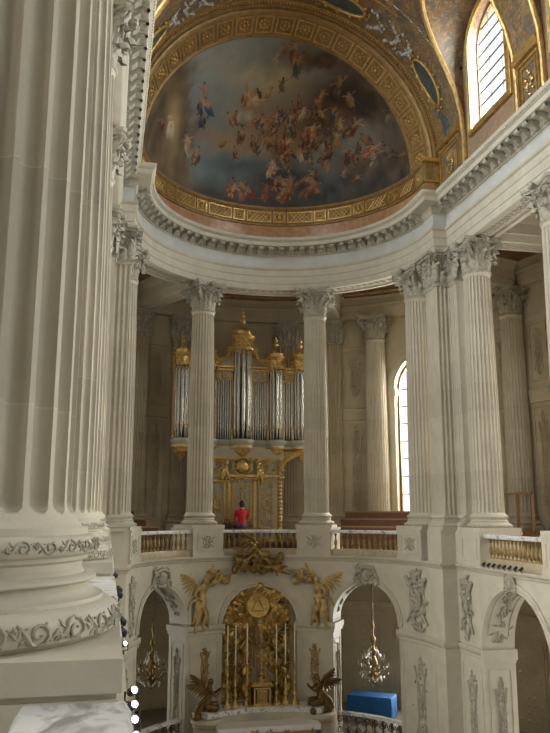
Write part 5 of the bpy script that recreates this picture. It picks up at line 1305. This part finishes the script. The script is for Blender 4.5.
# adoring angels of dark gilt bronze on pedestals
for sg, x, lb in ((1, -1.98, 'dark gilt bronze angel kneeling on the pedestal left of the altar'), (-1, 2.12, 'dark gilt bronze angel kneeling on the pedestal right of the altar')):
    y = 3.78
    p = empty('angel_pedestal', (x, y, SZ)); tag(p, 'curved stone pedestal carrying the kneeling angel on the %s of the altar' % ('left' if sg > 0 else 'right'), 'pedestal', 'pedestals of the kneeling angels')
    MB().lathe([(.50, 0), (.50, .12), (.44, .16), (.42, .9), (.44, .95), (.52, 1.02), (.52, 1.12), (.5, 1.14), (0, 1.14)], n=28).build('body', 'limestone_plain', p)
    b = MB()
    b.tube([(.435*cos(a), .435*sin(a), .9) for a in [2*pi*j/28 for j in range(29)]], .04, 6)
    b.build('gilt_frieze', 'gilding_soft', p, 50)
    t = empty('kneeling_angel', (x, y, SZ+1.15)); tag(t, lb, 'statue', 'kneeling bronze angels')
    M = Matrix.Scale(1.08, 4); rn = random.Random(7)
    solid('body', angel_chains(1, sg)+[[(rn.gauss(0, .2), rn.gauss(0, .15), .08, .12)] for _ in range(12)], 'dark_gilt', t, .03, M)
    for wq in (((-.05*sg, .08, .85), (-.30*sg, .1, 1.16), (-.3*sg, 0, -1)), ((-.02*sg, -.1, .85), (-.42*sg, -.15, 1.0), (-.2*sg, 0, -1))):
        wg = feather_wing(*wq, 8, .28, .05); wg.v = [tuple(M @ Vector(q)) for q in wg.v]; wg.build('wing', 'dark_gilt', t, 60)
# the gilded glory filling the altar arch
gl = empty('sunburst_glory', (.03, 5.22, -2.85)); tag(gl, 'large gilded sunburst with clouds and a triangle disc filling the arch over the altar', 'altarpiece')
d = MB().lathe([(0, 0), (.40, 0), (.43, .02), (.44, .05), (.40, .08), (.36, .06), (0, .07)], n=36); d.v = [(x, -z-.3, y) for x, y, z in d.v]; disc = d.build('disc', 'gilding', gl)
T = [(0, .26), (-.25, -.17), (.25, -.17), (0, .26)]; tm = MB()
for a, b in zip(T, T[1:]): tm.tube([(a[0], -.38, a[1]), (b[0], -.38, b[1])], .022, 6)
tm.build('triangle', 'gilding_soft', disc)
ry = MB(); rn = random.Random(21)
for k in range(96):
    a = 2*pi*k/96+rn.uniform(-.02, .02); up_len = 1.12 if sin(a) > -.2 else 1.3+1.9*abs(sin(a))**1.5
    L = up_len*rn.uniform(.8, 1.02)
    while abs(cos(a)*L) > 1.3 or (sin(a)*L > -.7 and (cos(a)*L)**2+(sin(a)*L+.7)**2 > 1.36**2): L *= .96
    y = -.18+rn.uniform(-.06, .06); ry.tube([(.36*cos(a), y, .36*sin(a)), (L*.7*cos(a), y, L*.7*sin(a)), (L*cos(a), y+.03, L*sin(a))], [.014, .036, .006], 4)
ry.build('rays', 'gilding', gl)
cls = []
for k in range(420):
    a = rn.uniform(-.3, pi+.3); r = rn.uniform(.62, 1.25); x = r*cos(a); z = r*sin(a)
    if rn.random() < .68: x = rn.choice((-1, 1))*rn.uniform(.3, 1.28); z = -rn.uniform(.2, 3.3)
    if abs(x) > 1.34 or z < -3.3 or (z > -.7 and x*x+(z+.7)**2 > 1.30**2): continue
    cls.append([(x, -.08+rn.uniform(-.12, .14), z, rn.uniform(.06, .15)), (x+rn.gauss(0, .1), -.05+rn.uniform(-.1, .1), z+rn.gauss(0, .12), rn.uniform(.03, .08))])
solid('clouds', cls, 'aged_gilding', gl, .04, None, 1)
for k, (x, z) in enumerate(((-.62, .45), (.6, .5), (.1, .72), (-.85, -.1), (.85, -.05), (-.5, -.75), (.45, -.8), (.95, .35))):
    c = [[(x, -.34, z, .105)], [(x, -.42, z-.01, .03)], [(x-.02, -.3, z+.05, .09)]]
    b = MB(); 
    for sg in (-1, 1): b.merge(feather_wing((x+sg*.06, -.3, z-.06), (x+sg*.28, -.26, z+.1), (sg*.2, 0, -1), 5, .2, .032))
    h = solid('cherub_head', c, 'gilding', gl, .018, None, 1); b.build('cherub_wings', 'gilding', h, 60)
for x, z, kd, sg, s_ in ((-.62, -1.35, 2, 1, .85), (.66, -1.5, 2, -1, .85), (-.75, -2.5, 0, 1, .72), (.78, -2.6, 0, -1, .72)):
    M = Matrix.Translation((x, -.28, z)) @ Matrix.Scale(s_, 4)
    b = solid('carved_angel', angel_chains(kd, sg), 'gilded_bronze', gl, .03, M, 1)
    wg = feather_wing((-.05*sg, .05, .4), (-.4*sg, .05, .95), (-.5*sg, 0, -1), 7, .4, .045); wg.v = [tuple(M @ Vector(q)) for q in wg.v]; wg.build('angel_wing', 'gilded_bronze', b, 60)
# angel group breaking over the crown of the altar arch
tg = empty('angel_group', (.02, 4.62, -1.35)); tag(tg, 'dark gilt angels tumbling over the crown of the altar arch, below the central balustrade', 'sculpture')
solid('clouds', [[(rn.uniform(-.95, .95), .05, rn.uniform(-.25, .35), rn.uniform(.08, .17))] for _ in range(44)], 'gilded_bronze', tg, .035, None, 1)
for x, z, kd, sg, s_, ry_ in ((.0, .45, 2, -1, .85, .0), (-.5, .2, 2, 1, .75, 0), (.5, -.1, 2, -1, .75, -.5)):
    M = Matrix.Translation((x, -.22, z)) @ Matrix.Rotation(ry_, 4, 'Y') @ Matrix.Scale(s_, 4)
    b = solid('angel', angel_chains(kd, sg), 'gilded_bronze', tg, .028, M, 1)
    for wg in (feather_wing((.05*sg, .05, .3), (.1*sg-.5, .05, .55), (-.4*sg, 0, -1), 8, .42, .045), feather_wing((.1*sg, .05, .3), (.55*sg, .05, .75), (.5*sg, 0, -1), 7, .36, .045)):
        wg.v = [tuple(M @ Vector(q)) for q in wg.v]; wg.build('wing', 'gilded_bronze', b, 60)
# choir railings in the side arches
for a0, a1, lb in ((25.5, 56, 'dark bronze scrollwork railing across the right arch beside the blue box'), (122.5, 154, 'dark bronze scrollwork railing across the left arch')):
    m_ = mp_ring(5.25); u0, u1 = radians(a0)*5.25, radians(a1)*5.25; t = empty('choir_railing', m_((u0+u1)/2, 0, SZ)); tag(t, lb, 'railing', 'choir railings')
    P_(mbox(m_, u0, u1, -.10, .10, -6.60, -6.50), 'top_rail', 'veined_marble', t); P_(mbox(m_, u0, u1, -.12, .12, SZ, -7.36), 'base', 'dark_stone', t)
    sb = MB(); k = 8
    for i in range(k):
        u = u0+(u1-u0)*(i+.5)/k
        for sg in (-1, 1):
            for zc in (-6.78, -7.15):
                P = []; 
                for j in range(14): q = j/13; a = q*2*pi*1.3; r = .14*(1-.8*q); P.append(m_(u+sg*(.14-r*cos(a))*.9, 0, zc+r*sin(a)*sg))
                sb.tube(P, .022, 5)
        sb.merge(mbox(m_, u-(u1-u0)/k/2-.02, u-(u1-u0)/k/2+.02, -.03, .03, -7.36, -6.6))
    P_(sb, 'scroll_panel', 'dark_bronze', t, 50)
rp = empty('hand_rail', (3.9, 3.9, SZ)); tag(rp, 'thin light wooden rail on posts in front of the blue box', 'rail')
mr_ = mp_ring(6.1); P_(mbox(mr_, radians(34)*6.1, radians(58)*6.1, -.03, .03, -6.80, -6.74), 'rail', 'light_wood', rp)
for a in (34.4, 46, 57.6): P_(mbox(mr_, radians(a)*6.1-.03, radians(a)*6.1+.03, -.03, .03, SZ, -6.74), 'post', 'light_wood', rp)
bb = empty('draped_box', (5.25, 7.35, SZ-.0), radians(-34.8)); tag(bb, 'large box covered with a bright blue cloth under the right arch', 'box')
MB().box((0, 0, .38), (1.75, .85, .76)).build('body', 'wood', bb)
c = MB(); ring = []
N_ = 80
def rect(q, hx, hy):
    per = 4*(hx+hy); s_ = q*per
    for L, f in ((2*hx, lambda v: (-hx+v, -hy)), (2*hy, lambda v: (hx, -hy+v)), (2*hx, lambda v: (hx-v, hy)), (2*hy, lambda v: (-hx, hy-v))):
        if s_ <= L: return f(s_)
        s_ -= L
    return (-hx, -hy)
rows = []
for z, g in ((.80, -.4), (.805, -.02), (.79, .0), (.74, .012), (.5, .02), (.25, .028), (.04, .035)):
    rows.append([(lambda p, w_: (p[0]*(1+w_), p[1]*(1+w_), z))(rect(i/N_, .90+max(g, 0), .45+max(g, 0)), (.012*sin(i*.9) if z < .7 else 0)+(g if g < 0 else 0)) for i in range(N_)])
c.grid(rows, close_u=True); b0 = len(c.v)-7*N_; c.f.append(tuple(range(N_))); c.build('blue_cloth', 'blue_cloth', bb, 40)

# chandeliers
def chandelier(x, y, lb, ztop=-1.4):
    t = empty('chandelier', (x, y, -5.9)); tag(t, lb, 'chandelier', 'crystal chandeliers of the lower arches')
    ch = MB(); L = ztop+5.9; z = 2.3; k = 0
    while z < L:
        rad = .035; P = [((rad*cos(a) if k % 2 else 0), (0 if k % 2 else rad*cos(a)), z+.06*sin(a)) for a in [2*pi*i/8 for i in range(9)]]; ch.tube(P, .012, 4); z += .095; k += 1
    ch.build('chain', 'dark_bronze', t, 60)
    MB().lathe([(0, -.12), (.03, -.1), (.06, -.04), (.03, .0), (.05, .08), (.16, .16), (.18, .24), (.08, .36), (.05, .46), (.12, .58), (.16, .70), (.10, .84), (.04, .92), (.10, 1.02), (.13, 1.10), (.05, 1.22), (.03, 1.4), (.09, 1.5), (.11, 1.58), (.03, 1.7), (.02, 1.9), (.06, 2.0), (.06, 2.08), (.02, 2.16), (.02, 2.32), (0, 2.32)], n=14).build('stem', 'gilded_bronze', t, 50)
    for k in range(12):
        a = 2*pi*k/12; r = .60 if k % 2 else .44; zz = .46 if k % 2 else .72; arm = MB(); P = []
        for i in range(9): q = i/8; P.append((r*q*cos(a), r*q*sin(a), .42+(-.22*sin(pi*q*.9))+(zz-.42)*q))
        arm.tube(P, .016, 5); arm.lathe([(.01, 0), (.055, .02), (.06, .04), (.02, .05), (.018, .1)], r*cos(a), r*sin(a), zz, 8)
        ao = arm.build('arm', 'gilded_bronze', t, 50); MB().lathe([(.014, .1), (.014, .24), (.002, .27)], r*cos(a), r*sin(a), zz, 6).build('candle', 'candle_wax', ao)
    cr = MB(); rn = random.Random(1)
    for k in range(90):
        a = rn.uniform(0, 2*pi); ring_ = rn.choice(((.62, .38), (.5, .52), (.46, .22), (.3, .1), (.3, .9), (.2, 1.15))); s_ = rn.uniform(.018, .034); X, Y, Z = ring_[0]*cos(a), ring_[0]*sin(a), ring_[1]+rn.uniform(-.08, .08)
        cr.add([(X, Y, Z+s_*1.8), (X+s_, Y, Z), (X, Y+s_, Z), (X-s_, Y, Z), (X, Y-s_, Z), (X, Y, Z-s_*2.4)], [(0, 1, 2), (0, 2, 3), (0, 3, 4), (0, 4, 1), (5, 2, 1), (5, 3, 2), (5, 4, 3), (5, 1, 4)])
    o = cr.build('crystal_drops', 'crystal', t, 5); o['kind'] = 'stuff'
chandelier(4.9, 6.06, 'gilt chandelier with crystal drops hanging in the right arch above the blue box')
chandelier(-3.67, 6.88, 'gilt chandelier with crystal drops hanging in the dim left arch')

# spotlights fixed to the ledge of the left nave gallery, and the row of small ones on the right ledge
def spot(loc, lb, lit=False, aim=(.4, .8, -.45), grp='black spotlights on the left ledge'):
    t = empty('spotlight', loc); tag(t, lb, 'spotlight', grp)
    d = Vector(aim).normalized(); M = d.to_track_quat('Z', 'Y').to_matrix().to_4x4() @ Matrix.Scale(.72 if not lit else .5, 4)
    b = MB().lathe([(0, -.09), (.045, -.085), (.05, -.07), (.05, .05), (.058, .06), (.058, .09), (.048, .09), (.046, .06), (0, .06)], n=12)
    for k in range(3): b.lathe([(.05, -.06+.03*k), (.056, -.055+.03*k), (.056, -.045+.03*k), (.05, -.04+.03*k)], n=12)
    b.v = [tuple(M @ Vector(p)) for p in b.v]; b.build('housing', 'black_housing', t, 40)
    l = MB().lathe([(0, .07), (.045, .068)], n=12); l.v = [tuple(M @ Vector(p)) for p in l.v]; l.build('lens', 'lamp_lens' if lit else 'black_housing', t)
    br = MB().tube([(-.045, 0, 0), (-.045, 0, -.06), (0, 0, -.07), (.045, 0, -.06), (.045, 0, 0)], .007, 5); br.tube([(0, 0, -.07), (0, 0, -.11)], .012, 5); br.build('bracket', 'black_housing', t)
SP = [((-5.345, -6.5, -.78), 'farthest black spotlight on the left ledge, beside the far left balustrade', False), ((-5.345, -11.4, -.62), 'black spotlight on the left ledge between the third and second column bases', False), ((-5.345, -11.75, -.66), 'black spotlight just in front of the farther pair on the left ledge', False), ((-5.345, -14.2, -.72), 'upper black spotlight beside the nearest column base', False), ((-5.345, -14.5, -.80), 'lower black spotlight beside the nearest column base', False)]
for l, lb, lit in SP: spot(l, lb, lit)
spot((-5.33, -14.9, -.88), 'lit spotlight glowing white beside the nearest column base', True, (.35, -.7, .3))
for i, (y, z) in enumerate(((-18.50, -.60), (-18.62, -.66), (-18.74, -.72), (-18.98, -.75), (-19.12, -.83))):
    spot((-5.36, y, z), ['topmost of the glowing lamps at the bottom left, beside the marble handrail', 'second glowing lamp from the top beside the marble handrail', 'third glowing lamp from the top beside the marble handrail', 'fourth glowing lamp from the top beside the marble handrail', 'lowest of the glowing lamps at the bottom left'][i], True, (.3, -.75, .35), 'glowing lamps beside the near handrail')
for i in range(8):
    y = -2.75-.30*i; spot((5.28, y, -.92), ['first', 'second', 'third', 'fourth', 'fifth', 'sixth', 'seventh', 'eighth'][i]+' from the left of the small black spotlights on the right ledge', False, (-.5, .3, -.6), 'small black spotlights on the right ledge')
